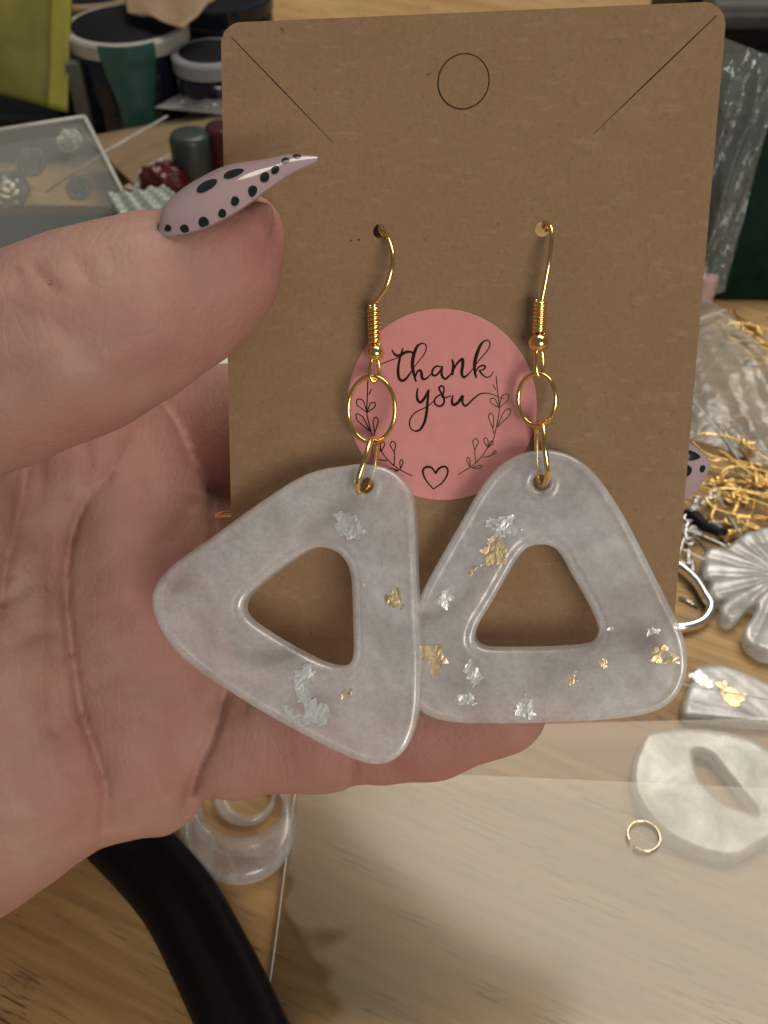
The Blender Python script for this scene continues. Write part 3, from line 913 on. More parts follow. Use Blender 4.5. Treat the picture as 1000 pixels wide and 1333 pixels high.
    # nail groove along the thumb
    line([(198, 300), (203, 285), (212, 268)], 4, .4, THB + 10)
    d += (.16 * np.sin(X * .42 + 1) * np.sin(Y * .37 + 2) * np.sin(Z * .4) + .09 * np.sin(X * .95 + Y * .8) * np.sin(Y * 1.1 - Z * .7)).astype(np.float32)
    d[0] = d[-1] = 1; d[:, 0] = d[:, -1] = 1; d[:, :, 0] = d[:, :, -1] = 1
    V, Q = surface_nets(d, (xs[0], ys[0], ds[0]), h)
    px = 500 + F * V[:, 0] / V[:, 2]; py = 666.5 + F * V[:, 1] / V[:, 2]
    fl = np.zeros(len(V))
    def red(x, y, rx, ry, a, zl=200):
        nonlocal fl
        fl = np.maximum(fl, a * np.exp(-((px - x) / rx) ** 2 - ((py - y) / ry) ** 2) * (V[:, 2] < zl))
    red(330, 320, 75, 80, .75, 135); red(240, 440, 110, 60, .35, 135)
    red(235, 760, 90, 120, .55); red(150, 570, 70, 60, .5); red(255, 570, 60, 90, .45); red(500, 980, 260, 60, .55); red(110, 1020, 40, 120, .35); red(200, 980, 90, 80, .3)
    for P, w, a in CR:
        lo, hi = P.min(0) - 20, P.max(0) + 20
        ix = np.nonzero((px > lo[0]) & (px < hi[0]) & (py > lo[1]) & (py < hi[1]))[0]
        dd = np.min(np.hypot(px[ix, None] - P[None, :, 0], py[ix, None] - P[None, :, 1]), axis=1)
        fl[ix] = np.maximum(fl[ix], min(1, a) * .20 * np.exp(-(dd / (w * 2.0)) ** 2))
    Vw = CAM + V[:, :1] * RT - V[:, 1:2] * UP + V[:, 2:] * FW
    # two passes of light smoothing
    E = np.concatenate([Q[:, [0, 1]], Q[:, [1, 2]], Q[:, [2, 3]], Q[:, [3, 0]]])
    for _ in range(2):
        acc = np.zeros_like(Vw); cnt = np.zeros(len(Vw))
        np.add.at(acc, E[:, 0], Vw[E[:, 1]]); np.add.at(cnt, E[:, 0], 1)
        np.add.at(acc, E[:, 1], Vw[E[:, 0]]); np.add.at(cnt, E[:, 1], 1)
        Vw = Vw * .5 + .5 * acc / cnt[:, None]
    return Vw, Q[:, ::1], fl
hv, hq, hfl = build_hand()
person = mk('person', hv, hq[:, ::-1], M_SKIN)
att = person.data.attributes.new('flush', 'FLOAT', 'POINT')
att.data.foreach_set('value', hfl.astype(np.float32))
tag(person, 'left hand, palm up, pinching the earring card with thumb, spotted mauve nails', 'hand')

def make_nail(ridge, edge, depth, theta, spots, label, karch=.62, thick=.55):
    """long shaped nail: a ridge line and its near edge in photo pixels, arched across, with painted spots"""
    Rg = catmull(ridge, 6); Eg = catmull(edge, 6)
    n_ = 46
    def res(P, m):
        s = np.concatenate([[0], np.cumsum(np.linalg.norm(np.diff(P, axis=0), axis=1))]); s /= s[-1]
        t = np.linspace(0, 1, m)
        return np.stack([np.interp(t, s, P[:, 0]), np.interp(t, s, P[:, 1])], 1)
    Rg, Eg = res(Rg, n_), res(Eg, n_)
    T = np.gradient(Rg, axis=0); T /= np.linalg.norm(T, axis=1, keepdims=True)
    av = np.array([Rg[-1] - Rg[0]])[0]; av /= np.linalg.norm(av)
    th = math.radians(theta)
    m = 27
    tt = np.linspace(-1, 1, m)
    outer, inner = [], []
    upv = np.array([av[1], -av[0]])                       # perpendicular, up in the picture
    n3 = math.cos(th) * (upv[0] * RT - upv[1] * UP) - math.sin(th) * FW
    w3 = -math.sin(th) * (upv[0] * RT - upv[1] * UP) - math.cos(th) * FW
    for i in range(n_):
        o = abs((Eg[i] - Rg[i]) @ upv) * depth / F
        hw = max(o / (math.sin(th) + math.cos(th) * karch), .12)
        R0 = at(Rg[i][0], Rg[i][1], depth)
        slide = ((Eg[i] - Rg[i]) @ av) * depth / F
        a3 = av[0] * RT - av[1] * UP
        for t in tt:
            p = R0 + w3 * hw * math.sin(t * 1.25) / math.sin(1.25) - n3 * hw * karch * (1 - math.cos(t * 1.25)) / (1 - math.cos(1.25)) + a3 * slide * t * t
            nn = n3 * math.cos(t * .9) + w3 * math.sin(t * .9)
            outer.append(p); inner.append(p - nn * thick)
    idx = lambda i, j: i * m + j
    G = n_ * m
    Fc = []
    for i in range(n_ - 1):
        for j in range(m - 1):
            q = [idx(i, j), idx(i, j + 1), idx(i + 1, j + 1), idx(i + 1, j)]
            Fc += [q, [k + G for k in q[::-1]]]
    for i in range(n_ - 1):
        for j in (0, m - 1):
            Fc.append([idx(i, j), idx(i + 1, j), idx(i + 1, j) + G, idx(i, j) + G][::(1 if j == 0 else -1)])
    for j in range(m - 1):
        for i in (0, n_ - 1):
            Fc.append([idx(i, j), idx(i, j + 1), idx(i, j + 1) + G, idx(i, j) + G])
    nail = mk('nail', np.array(outer + inner), Fc, M_NAIL, person, sharp=50)
    nail['label'] = label
    O = np.array(outer); ox, oy = project(O)
    Og = O.reshape(n_, m, 3)
    du = np.gradient(Og, axis=0); dv = np.gradient(Og, axis=1)
    Ng = np.cross(dv, du); Ng /= np.linalg.norm(Ng, axis=2, keepdims=True) + 1e-9
    if (Ng.reshape(-1, 3) @ n3).mean() < 0: Ng = -Ng
    Nf = Ng.reshape(-1, 3)
    for (x, y, r, st_) in spots:
        vis = (Nf @ FW) < .35
        k = np.argmin(np.hypot(ox - x, oy - y) + np.where(vis, 0, 40))
        c, nn = O[k], Nf[k]
        i0, j0 = k // m, k % m
        lu = np.linalg.norm(du[i0, j0]) + 1e-6; lv = np.linalg.norm(dv[i0, j0]) + 1e-6
        rr = r * depth / F
        ring_ = 18
        out_ = []
        for q in (1.0, .6, 0.0):
            for j in range(ring_ if q else 1):
                a = 2 * math.pi * j / ring_
                wob = .9 * (1 + .04 * math.sin(3 * a + x))
                fi = min(max(i0 + math.cos(a) * st_ * rr * q * wob / lu, 0), n_ - 1.001)
                fj = min(max(j0 + math.sin(a) * rr * q * wob / lv, 0), m - 1.001)
                a_, b_ = int(fi), int(fj); u_, v_ = fi - a_, fj - b_
                W4 = ((a_, b_, (1 - u_) * (1 - v_)), (a_ + 1, b_, u_ * (1 - v_)), (a_ + 1, b_ + 1, u_ * v_), (a_, b_ + 1, (1 - u_) * v_))
                out_.append(sum(Og[p_, q_] * w_ for p_, q_, w_ in W4) + sum(Ng[p_, q_] * w_ for p_, q_, w_ in W4) * .08)
        fcs = [[j, (j + 1) % ring_, ring_ + (j + 1) % ring_, ring_ + j] for j in range(ring_)] + [[ring_ + j, ring_ + (j + 1) % ring_, 2 * ring_] for j in range(ring_)]
        mk('spot', out_, fcs, M_SPOT, nail)
    return nail
TD = cdepth(300, 280) - 14.4
make_nail([(205, 296), (212, 272), (232, 252), (262, 233), (300, 216), (345, 208), (380, 201), (413, 203)],
          [(206, 309), (226, 311), (262, 306), (298, 291), (328, 271), (352, 250), (380, 229), (411, 212)], TD, 36,
          [(206, 297, 6, 1.2), (220, 296, 5, 1.2), (242, 296, 6.5, 1), (264, 289, 7.5, 1), (288, 277, 6, 1), (308, 262, 6.5, 1), (328, 248, 7.5, 1), (344, 232, 7.5, 1), (358, 221, 6.5, 1), (371, 210, 5.5, 1.1), (386, 203, 5, 1.2), (271, 243, 11, 1.5), (303, 225, 9, 1.7), (238, 256, 6, 1.6), (325, 212, 6, 1.8)],
          'long pointed mauve thumb nail with black spots')
ND = cdepth(890, 603) + 5.0
make_nail([(840, 590), (862, 582), (885, 580), (905, 585), (918, 593), (926, 603)],
          [(842, 632), (862, 648), (882, 651), (902, 638), (915, 622), (925, 606)], ND, 40,
          [(900, 592, 9, 1.6), (893, 613, 9, 1.1), (915, 611, 5, 1.2), (880, 640, 8, 1)], 'mauve spotted nail tip poking out behind the card')

# end of a gold wire showing between hand and card
wp = [cpt(283, 672, -2.2), cpt(290, 670, -1.6), cpt(300, 669, -1.3), cpt(330, 672, -1.3), cpt(360, 690, -1.3)]
rg = mk('gold_wire', *tube(catmull(wp, 6), .55, 10), M_GOLD)
tag(rg, 'end of a gold wire poking out behind the left edge of the card', 'wire')

# ------------------------------------------------------------------ small resin castings and findings on the table
def table_plate(name, pxpoly, holes, half, r, mat, label, cat, z0=None, h=.45, top=None, group=None, step=0.0, n=4):
    z = half if z0 is None else z0
    poly = catmull([on_z(x, y, z + half)[:2] for x, y in pxpoly], n, True)
    hl = [catmull([on_z(x, y, z + half)[:2] for x, y in H], n, True) for H in holes]
    V, Q = plate(poly, hl, half, r, h, step=step, wave=.03, top=top)
    V[:, 2] += z
    o = mk(name, V, Q, mat)
    return tag(o, label, cat, group)
Z7 = lambda P: [(780 + x / 4.164, 820 + y / 4.164) for x, y in P]
table_plate('resin_pendant', Z7([(250, 562), (215, 640), (185, 720), (180, 800), (195, 880), (240, 970), (310, 1060), (400, 1130), (500, 1180), (600, 1215), (700, 1232), (780, 1226), (850, 1185), (960, 1110), (1060, 980), (1080, 850), (1030, 720), (900, 620), (760, 560), (600, 530), (420, 524), (310, 535)]),
            [Z7([(520, 662), (600, 668), (690, 770), (770, 870), (858, 984), (800, 972), (700, 930), (610, 865), (550, 780)])], 1.9, 1.2, M_RESIN3,
            'milky resin casting with a slanted opening under the plastic, beside the small gold ring', 'resin piece', group='resin castings on the table')
table_plate('resin_pendant', Z7([(452, 420), (470, 340), (500, 270), (520, 205), (560, 183), (640, 175), (740, 198), (840, 238), (940, 285), (1060, 350), (1150, 430), (1080, 505), (880, 508), (700, 490), (560, 475), (470, 465)]),
            [], 1.7, 1.2, M_RESIN3, 'milky resin casting with a gold flake, lower edge under the plastic sleeve', 'resin piece', group='resin castings on the table')
o2 = [o for o in COL.objects if o.name.startswith('resin_pendant')][-1]
for (x, y, s, k) in ((952, 905, 3.0, 'g'), (915, 885, 2.4, 's'), (940, 893, 1.4, 'g')):
    c = on_z(x, y, 3.55)
    flake((0, 0), s, .4, M_GFOIL if k == 'g' else M_SFOIL, o2, (np.array([c[0], c[1], 0.]), np.array([1., 0, 0]), np.array([0, 1., 0]), np.array([0, 0, 1.])), 3.5, int(x), 'gold_flake' if k == 'g' else 'silver_flake', .25)
c0 = (307, 1066)
circ = lambda cx, cy, rx, ry, n=18: [(cx + rx * math.cos(t), cy + ry * math.sin(t)) for t in np.linspace(0, 2 * math.pi, n, endpoint=False)]
table_plate('resin_hoop', circ(307, 1066, 78, 76), [circ(313, 1040, 52, 46)], 2.6, 2.0, M_RESIN2,
            'clear frosty resin hoop on the wood below the hand', 'resin piece', group='resin castings on the table', h=.4)
table_plate('resin_hoop', circ(318, 1034, 42, 36), [circ(324, 1032, 27, 27)], 1.3, 1.0, M_RESIN2,
            'small clear resin ring lying inside the frosty hoop', 'resin piece', group='resin castings on the table', h=.4)
# scalloped shell casting
Z6 = lambda P: [(860 + x / 4.443, 560 + y / 4.443) for x, y in P]
left = [(500, 580), (445, 612), (420, 640), (360, 668), (290, 672), (255, 712), (262, 762), (250, 812), (292, 862), (285, 920), (322, 960), (372, 968), (350, 1012), (362, 1062), (420, 1090), (472, 1058), (505, 1012), (542, 990), (560, 1012), (540, 1062), (492, 1130), (500, 1200), (560, 1252), (640, 1285)]
right = [(1420 - x, y) for x, y in left[::-1]]
sh = Z6([(640, 548), (560, 558)] + left + right + [(860, 558), (780, 548)])
hub = on_z(*Z6([(700, 860)])[0], 4)
def ribs(X, Y, d2):
    th = np.arctan2(Y - hub[1], X - hub[0]); r = np.hypot(X - hub[0], Y - hub[1])
    return .75 * np.abs(np.sin(th * 9 + .4)) * np.clip(r / 7, 0, 1) + .9 * np.clip(1 - r / 12, 0, 1) - .75
table_plate('resin_shell', sh, [], 2.6, 1.3, M_RESIN3, 'white ribbed scalloped resin shell beside the pile of ear wires', 'resin shell', h=.4, top=ribs, n=3)

# ear wires: one of each metal, then copies
def ear_wire(metal, label, group, name='loose_ear_wire'):
    root = empty(name, (0, 0, 0))
    tag(root, label, 'ear wire', group)
    P = [(0, 0), (.2, 5), (1.2, 9), (4.2, 11.6), (7.6, 10.6), (9.2, 7), (9.4, 2), (9.0, -3), (9.6, -5.5)]
    mk('hook', *tube(catmull([(x, y, .9) for x, y in P], 5), .23, 7), metal, root)
    C = [(.62 * math.cos(t * 40), -.3 - 3.2 * t, .9 + .62 * math.sin(t * 40)) for t in np.linspace(0, 1, 60)]
    mk('coil', *tube(C, .25, 6), metal, root)
    bv, bf = lathe([(max(.02, 1.0 * math.sin(t)), -math.cos(t)) for t in np.linspace(.1, 3.04, 9)], (0, -4.4, 1.0), 12)
    mk('bead', bv, bf, metal, root)
    mk('eye_loop', *tube([(1.1 * math.cos(t), -6.2 + 1.1 * math.sin(t), .9) for t in np.linspace(0, 2 * math.pi, 16, endpoint=False)], .28, 6, True), metal, root)
    return root
def place(proto, first, px, py, z, rz, tx=0.0, ty=0.0, label=None):
    if first:
        o = proto
    else:
        o = proto.copy(); COL.objects.link(o)
        for ch in proto.children:
            k = ch.copy(); COL.objects.link(k); k.parent = o
    p = on_z(px, py, z)
    o.location = p * MM
    o.rotation_euler = (tx, ty, rz)
    if label: o['label'] = label
    return o
gold0 = ear_wire(M_GOLD, 'loose gold ear wire in the heap by the plastic bag', 'gold ear wires heaped on the table')
r = random.Random(4)
spots = [(922, 632), (940, 645), (958, 660), (978, 676), (990, 648), (930, 660), (966, 694), (992, 694), (962, 640), (1004, 636), (1018, 665), (945, 618),
         (1002, 612), (1022, 630), (982, 590), (1000, 578), (966, 584), (1012, 596), (980, 615), (955, 604), (1025, 580), (975, 655)]
for k, (x, y) in enumerate(spots):
    place(gold0, k == 0, x, y, .2 + (k % 5) * .9, r.uniform(0, 6.28), r.uniform(-.16, .16), r.uniform(-.16, .16))
for k, (x, y) in enumerate([(974, 425), (980, 440), (986, 455), (978, 448), (990, 470), (994, 452)]):
    place(gold0, False, x, y, .3 + (k % 3) * 1.0, r.uniform(0, 6.28), r.uniform(-.2, .2), r.uniform(-.2, .2), 'loose gold ear wire behind the plastic bag, by the dark box')
sil0 = ear_wire(M_SILVER, 'loose silver ear wire in the small heap against the right edge of the card', 'silver ear wires by the card')
for k, (x, y) in enumerate([(898, 668), (905, 690), (890, 700), (896, 720), (886, 735), (910, 660), (900, 735), (880, 690), (912, 700)]):
    place(sil0, k == 0, x, y, .2 + (k % 3) * .9, r.uniform(0, 6.28), r.uniform(-.16, .16), r.uniform(-.16, .16))
dk = mk('clasp', *tube([on_z(x, y, z) for x, y, z in ((890, 668, 3), (905, 674, 3.2), (918, 685, 3), (934, 692, 2.6), (944, 696, 2.4))], [1.2, 1.9, 1.5, 1.3, 1.6], 10), M_BLACK)
tag(dk, 'small blackened metal clasp among the silver ear wires', 'clasp')
P = catmull([on_z(x, y, z) for x, y, z in ((860, 728, 2), (884, 738, 2.2), (905, 756, 2.4), (918, 776, 2.4), (925, 790, 2.2), (918, 806, 1.8), (902, 815, 1.6), (878, 818, 1.6), (850, 812, 1.6))], 8)
o = mk('lever_back', *tube(P, [1.15] * len(P), 12, flat=((0, 0, 1), 1.5)), M_SILVER)
tag(o, 'large curved silver earring hoop peeking out beside the card', 'hoop')
o = mk('head_pin', *tube([on_z(884, 778, .5), on_z(909, 789, .5)], .45, 8), M_SILVER)
tag(o, 'short straight silver pin inside the curved silver hoop', 'pin')

# black band
P = catmull([on_z(x, y, z) for x, y, z in ((60, 1000, 6), (115, 1045, 6), (167, 1092, 6), (226, 1158, 6), (268, 1232, 6), (308, 1316, 6), (345, 1410, 6), (380, 1520, 6))], 8)
T = np.gradient(P, axis=0); T /= np.linalg.norm(T, axis=1, keepdims=True)
Nn = np.cross(T, [0, 0, 1.]); Nn /= np.linalg.norm(Nn, axis=1, keepdims=True)
sec = [(-7.6, -3.2), (-8.0, -.5), (-7.2, 2.0), (-5.2, 3.1), (-3.2, 3.0), (-1.8, 2.3), (0, 2.2), (1.6, 2.6), (3.2, 3.6), (5.2, 3.8), (7.2, 2.4), (8.0, -.5), (7.6, -3.2), (0, -3.6)]
V, Fc = [], []
for i in range(len(P)):
    for a, b in sec: V.append(P[i] + Nn[i] * a * .92 + np.array([0, 0, b - 2.3]))
ns = len(sec)
for i in range(len(P) - 1):
    for k in range(ns):
        l = (k + 1) % ns
        Fc.append([i * ns + k, i * ns + l, (i + 1) * ns + l, (i + 1) * ns + k])
Fc += [list(range(ns)), [(len(P) - 1) * ns + k for k in range(ns)][::-1]]
o = mk('black_band', V, Fc, M_BLACK, sharp=60)
tag(o, 'curved black rubber band on the wood at the bottom left', 'band')

# clear sleeve lying over the wood and the castings
def sleeve_z(p, base):                     # a stiff sleeve, propped up at the right by the castings
    return base + .5 + 3.6 * (p[0] + 25) / 80 + .10 * math.sin(p[0] * .05 + 1) * math.sin(p[1] * .045)
def panel(name, quad, base, parent, wob=1.0):
    q = [on_z(x, y) for x, y in quad]
    def disp(u, v):
        p = q[0] * (1 - u) * (1 - v) + q[1] * u * (1 - v) + q[2] * u * v + q[3] * (1 - u) * v
        return np.array([0, 0, max(.25, sleeve_z(p, base))])
    V, Fc = sheet(q, 60, 70, disp)
    return mk(name, V, Fc, M_FILM, parent)
slv = empty('plastic_sleeve', on_z(620, 1180))
tag(slv, 'clear plastic sleeve lying flat on the wood at the bottom right', 'plastic sleeve')
panel('back_panel', [(344, 1345), (1180, 1420), (1180, 955), (397, 955)], .7, slv)
panel('front_panel', [(346, 1352), (1180, 1430), (1180, 1060), (395, 1005)], 1.15, slv)
e = [on_z(x, y) for x, y in ((344, 1345), (362, 1215), (380, 1075), (397, 955))]
def film_edge(pts, w=.16):
    P = catmull(pts, 10)
    P = np.array([[p[0], p[1], max(.25, sleeve_z(p, 1.2)) + .1] for p in P])
    return tube(P, w, 6)
mk('seam', *film_edge(e), M_EDGE, slv)
mk('seam', *film_edge([on_z(x, y) for x, y in ((870, 908), (900, 915), (950, 925), (1010, 938), (1080, 955))]), M_EDGE, slv)
o = mk('grey_slip', *slab([on_z(x, y, .62) for x, y in ((347, 1275), (385, 1345), (400, 1400), (330, 1400))], (0, 0, 1), .3), M_GREYP)
tag(o, 'pointed grey slip under the sleeve corner beside the black band', 'slip')

# loose jump ring on the sleeve
def ringpts(c, r, z, n=40, a0=0.0, a1=2 * math.pi, ry=None):
    return [(c[0] + r * math.cos(t), c[1] + (ry or r) * math.sin(t), z) for t in np.linspace(a0, a1, n)]
zr = sleeve_z(on_z(838.5, 1088), 1.15) + .55
c = on_z(838.5, 1088, zr)
ro = mk('jump_ring', *tube(ringpts(c, 3.15, zr, 48, math.radians(222), math.radians(222 + 342)), .2, 8), plain('pale_gold', (.90, .76, .52), .18, 1.0, .05, 500, .05, .0001))
tag(ro, 'tiny open gold jump ring alone on the clear plastic', 'jump ring')


# ------------------------------------------------------------------ bags and boxes behind, right
def crumple(seed, amp, f=3.0):
    r_ = np.random.default_rng(seed)
    ks = [(r_.normal(0, f, 2), r_.uniform(0, 6.28), r_.uniform(.4, 1)) for _ in range(9)]
    def fn(u, v):
        s = 0.0
        for k, p, a in ks:
            s += a * (1 - 2 * abs(math.sin((k[0] * u + k[1] * v) * 1.6 + p)))
        return amp * s / 4
    return fn
def bag(name, quad, amp, seed, mat, label, cat, nrm=(0, 0, 1), bulge=0.0, f=3.0, nu=56, nv=56, seams=()):
    root = empty(name, (np.mean([q[0] for q in quad]), np.mean([q[1] for q in quad]), min(q[2] for q in quad)))
    tag(root, label, cat)
    cf = crumple(seed, amp, f); nrm = np.asarray(nrm, float)
    V, Fc = sheet(quad, nu, nv, lambda u, v: nrm * (bulge * 4 * u * (1 - u) * (.3 + 2.8 * v * (1 - v)) + cf(u, v) * (.25 + .75 * min(1, 6 * min(u, 1 - u, v, 1 - v)))))
    V[:, 2] = np.maximum(V[:, 2], .3)
    mk('film', V, Fc, mat, root)
    for s in seams:
        P = np.array(catmull(s, 8)); P[:, 2] = np.maximum(P[:, 2], .6)
        mk('seam', *tube(P, .35, 6), M_EDGE, root)
    return root
bag('zip_bag', [on_z(868, 560, 1), on_z(1060, 640, 1), on_z(1010, 470, 5), on_z(905, 378, 6)], 3.2, 21, M_BAG,
    'crinkled clear zip bag lying against the right edge of the card', 'plastic bag', bulge=7, f=2.6,
    seams=[[on_z(900, 520, 4), on_z(935, 560, 3.5), on_z(968, 608, 3), on_z(992, 650, 3)], [on_z(888, 425, 9), on_z(920, 412, 10), on_z(945, 403, 9)],
           [on_z(928, 630, 3), on_z(945, 665, 3), on_z(966, 698, 3)]])
bag('cellophane_bag', [on_y(890, 394, 272), on_y(944, 380, 276), on_y(1022, 80, 302), on_y(918, 40, 300)], 5.5, 33, M_CELLO,
    'crumpled clear cellophane bag standing behind the top right of the card', 'plastic bag', nrm=(0, -1, .3), bulge=5, f=3.2)
# dark green box
def box_obj(x0, x1, y0, y1, z0, z1, bev=1.5):
    V, Fc = [], []
    lv = [(bev, z0), (0, z0 + bev), (0, z1 - bev), (bev, z1)]
    for ins, z in lv:
        for (x, y) in ((x0 + ins, y0 + ins), (x1 - ins, y0 + ins), (x1 - ins, y1 - ins), (x0 + ins, y1 - ins)):
            V.append((x, y, z))
    for i in range(3):
        for k in range(4):
            l = (k + 1) % 4
            Fc.append([i * 4 + k, i * 4 + l, (i + 1) * 4 + l, (i + 1) * 4 + k])
    Fc += [[3, 2, 1, 0], [12, 13, 14, 15]]
    return np.array(V), Fc
p0 = on_y(915, 395, 290)
gb = empty('storage_pouch', (p0[0] + 60, 340, 0))
tag(gb, 'dark green fabric pouch behind the cellophane bag at the right', 'pouch')
cfn = crumple(5, 2.2, 1.5)
V, Fc = sheet([(p0[0], 290, 0), (p0[0] + 150, 285, 0), (p0[0] + 150, 316, 58), (p0[0], 313, 55)], 30, 20, lambda u, v: np.array([0, -6 * math.sin(math.pi * v) - cfn(u, v), 0]))
mk('front', V, Fc, M_GREEN, gb)
V, Fc = box_obj(p0[0] + 1, p0[0] + 149, 318, 372, 0, 54, 4)
mk('body', V, Fc, M_GREEN, gb, smooth=False)
V, Fc = sheet([(p0[0], 313, 55), (p0[0] + 150, 316, 58), (p0[0] + 150, 374, 50), (p0[0], 372, 48)], 30, 12, lambda u, v: np.array([0, 0, 4 * math.sin(math.pi * v) + .6 * cfn(v, u)]))
mk('flap', V, Fc, M_GREEN, gb)
# dark grey bin behind with paler rim
bx = on_y(940, 100, 420)[0]
bn = empty('storage_bin', (bx + 70, 450, 0))
tag(bn, 'dark grey plastic bin with paler rolled rim at the top right corner', 'bin')
mk('body', *box_obj(bx - 10, bx + 160, 420, 520, 0, 48, 5), M_DGREY, bn, smooth=False)
mk('rim', *tube(catmull([(bx - 14, 416, 52), (bx + 60, 412, 54), (bx + 165, 416, 56)], 10), 8, 14, flat=((0, 0, 1), .75)), M_RIM, bn)
mk('lid', *box_obj(bx - 8, bx + 158, 425, 518, 49, 60, 4), M_RIM, bn, smooth=False)
o = mk('pink_bottle_cap', *lathe([(.5, 0), (5, 0), (5.2, 1), (5.2, 9), (4.6, 10), (.5, 10)], on_z(908, 388), 24), plain('pale_pink_plastic', (.45, .26, .24), .4))
tag(o, 'pale pink cap half hidden between the card and the bags', 'cap')

# ------------------------------------------------------------------ jars, cards and pouch behind, left
def jar(px, Y, rad, hgt, lidmat, label, drip=None, group='paint jars at the back'):
    c = on_y(px, 100, Y); c = np.array([c[0], Y, 0.0])
    root = empty('paint_jar', c); tag(root, label, 'jar', group)
    mk('body', *lathe([(rad - 2, 0), (rad, 2), (rad, hgt - 9), (rad - 1, hgt - 7.2), (rad - 2, hgt - 6.6)], c, 48), M_JAR, root, sharp=40)
    mk('lid', *lathe([(rad - 1, hgt - 6.5), (rad + .6, hgt - 6), (rad + .8, hgt - 1), (rad, hgt), (rad - 3, hgt + .3), (rad - 2.2, hgt - .3)], c, 48), lidmat, root, sharp=40)
    mk('lid_top', *lathe([(.5, hgt - 1.2), (rad - 2.3, hgt - 1.2), (rad - 2.25, hgt + .35), (rad - 3.2, hgt + .7), (.5, hgt + .5)], c, 48), M_LIDTOP, root, sharp=40)
    if drip:
        a0, w, top, bot = drip
        V, Fc = [], []
        nr = 22
        for i, t in enumerate(np.linspace(0, 1, nr)):
            z = top + (bot - top) * t
            ww = w * (1.0 + .22 * math.sin(t * 5.5 + 1.2) - .05 * t)
            for j in range(9):
                a = a0 + ww * (j / 8 - .5)
                th = 1.3 * math.sin(math.pi * j / 8) + .12
                rr = rad + th + (.9 if z > hgt - 8 else 0)
                V.append((c[0] + rr * math.cos(a), c[1] + rr * math.sin(a), z))
        for i in range(nr - 1):
            for j in range(8):
                Fc.append([i * 9 + j, i * 9 + j + 1, (i + 1) * 9 + j + 1, (i + 1) * 9 + j])
        mk('paint_drip', V, Fc, M_TEAL, root)
    return root
jar(176, 426, 24.5, 44.4, M_WHITE, 'black paint jar with a thick teal drip down its front', (-math.pi / 2 + .18, .74, 44.8, .5))
jar(278, 408, 15.0, 40.0, M_GREYLID, 'black paint jar with a grey lid beside the teal-dripped jar')
jar(140, 490, 24.0, 38, M_PAPER, 'black paint jar in the back row above the teal-dripped jar', (-math.pi / 2 + .9, .35, 33, 8))
jar(300, 470, 22.0, 42, M_JAR, 'black paint jar with a black lid in the back row next to the card')
jar(492, 352, 20.0, 36, M_JAR, 'black paint jar added behind the card to darken its left ear wire hole')  # unseen jar, added only so the left hole shows dark
cf2 = crumple(8, 2.0, 1.6)
V, Fc = sheet([on_y(166, 16, 424), on_y(238, 40, 404), on_y(285, -5, 428), on_y(150, -50, 475)], 16, 16, lambda u, v: np.array([0, 0, 1.5 + cf2(u, v)]), .5)
o = mk('paper_scrap', V, Fc, M_PAPER); tag(o, 'crumpled tan paper scrap lying across the back jars', 'paper')
c = on_y(102, 100, 408)
o = mk('grey_upright_box', *box_obj(c[0] - 3.2, c[0] + 2.6, 404, 440, 0, 37, .6), plain('grey_olive_card', (.10, .10, .08), .6), smooth=False)
tag(o, 'thin grey upright box between the yellow pouch and the black jars', 'box')
# yellow pouch on a low black tray
c = on_y(0, 140, 398)
o = mk('low_tray', *box_obj(c[0] - 70, c[0] + 24, 396, 440, 0, 18, 1.5), M_DGREY, smooth=False)
tag(o, 'low dark tray under the yellow green pouch', 'tray')
yp = empty('yellow_pouch', on_y(40, 140, 400)); tag(yp, 'yellow green translucent pouch standing at the top left', 'pouch')
cf3 = crumple(17, 1.2, 1.2)
q = [on_y(-60, 108, 400), on_y(88, 146, 398), on_y(95, -40, 430), on_y(-60, -60, 432)]
V, Fc = sheet(q, 24, 24, lambda u, v: np.array([0, -3 * math.sin(math.pi * u) * math.sin(math.pi * v) - cf3(u, v), 0]), 2.0)
mk('panel', V, Fc, M_YELLOW, yp)
q2 = [on_y(62, 138, 396.5), on_y(88, 145, 396.2), on_y(95, -40, 427.5), on_y(68, -42, 428)]
V, Fc = sheet(q2, 6, 20, lambda u, v: np.array([0, -cf3(.8 + .2 * u, v) - 1.2, 0]), .8)
mk('side_seam', V, Fc, plain('yellow_seam', (.27, .26, .035), .4, 0, .12, 80, .3, .001), yp)
# clear case leaning at the left
cs = empty('clear_case', on_z(40, 345)); tag(cs, 'clear plastic case of small resin roses leaning behind the thumb', 'case')
a, b, c_, d_ = on_y(-120, 352, 300), on_y(205, 340, 300), on_y(110, 152, 338), on_y(-120, 188, 338)
nrm = np.cross(b - a, d_ - a); nrm /= np.linalg.norm(nrm)
if nrm[1] > 0: nrm = -nrm
V, Fc = sheet([a, b, c_, d_], 20, 14, lambda u, v: nrm * (.5 * math.sin(u * 7) * math.sin(v * 5)))
mk('front_panel', V, Fc, M_CASE, cs)
V, Fc = sheet([a - nrm * 9, b - nrm * 9, c_ - nrm * 9, d_ - nrm * 9], 4, 4)
mk('back_panel', V, Fc, M_CASE, cs)
for p, q in ((a, b), (b, c_), (c_, d_)):
    mk('rim', *tube([p, (p + q) / 2, q], .75, 8), M_EDGE, cs)
mk('side_panel', *sheet([b, b - nrm * 9, c_ - nrm * 9, c_], 4, 4), M_CASE, cs)
mk('side_panel', *sheet([d_, d_ - nrm * 9, c_ - nrm * 9, c_], 4, 4), M_CASE, cs)
def onp(x, y, off): return plane_hit(x, y, a + nrm * off, nrm)
o = mk('tan_strip', *slab([onp(x, y, -2.4) for x, y in ((-100, 266), (160, 268), (165, 279), (-100, 280))], nrm, 2.0), M_TAN, smooth=False)
tag(o, 'tan card strip across the lower part of the clear case', 'strip')
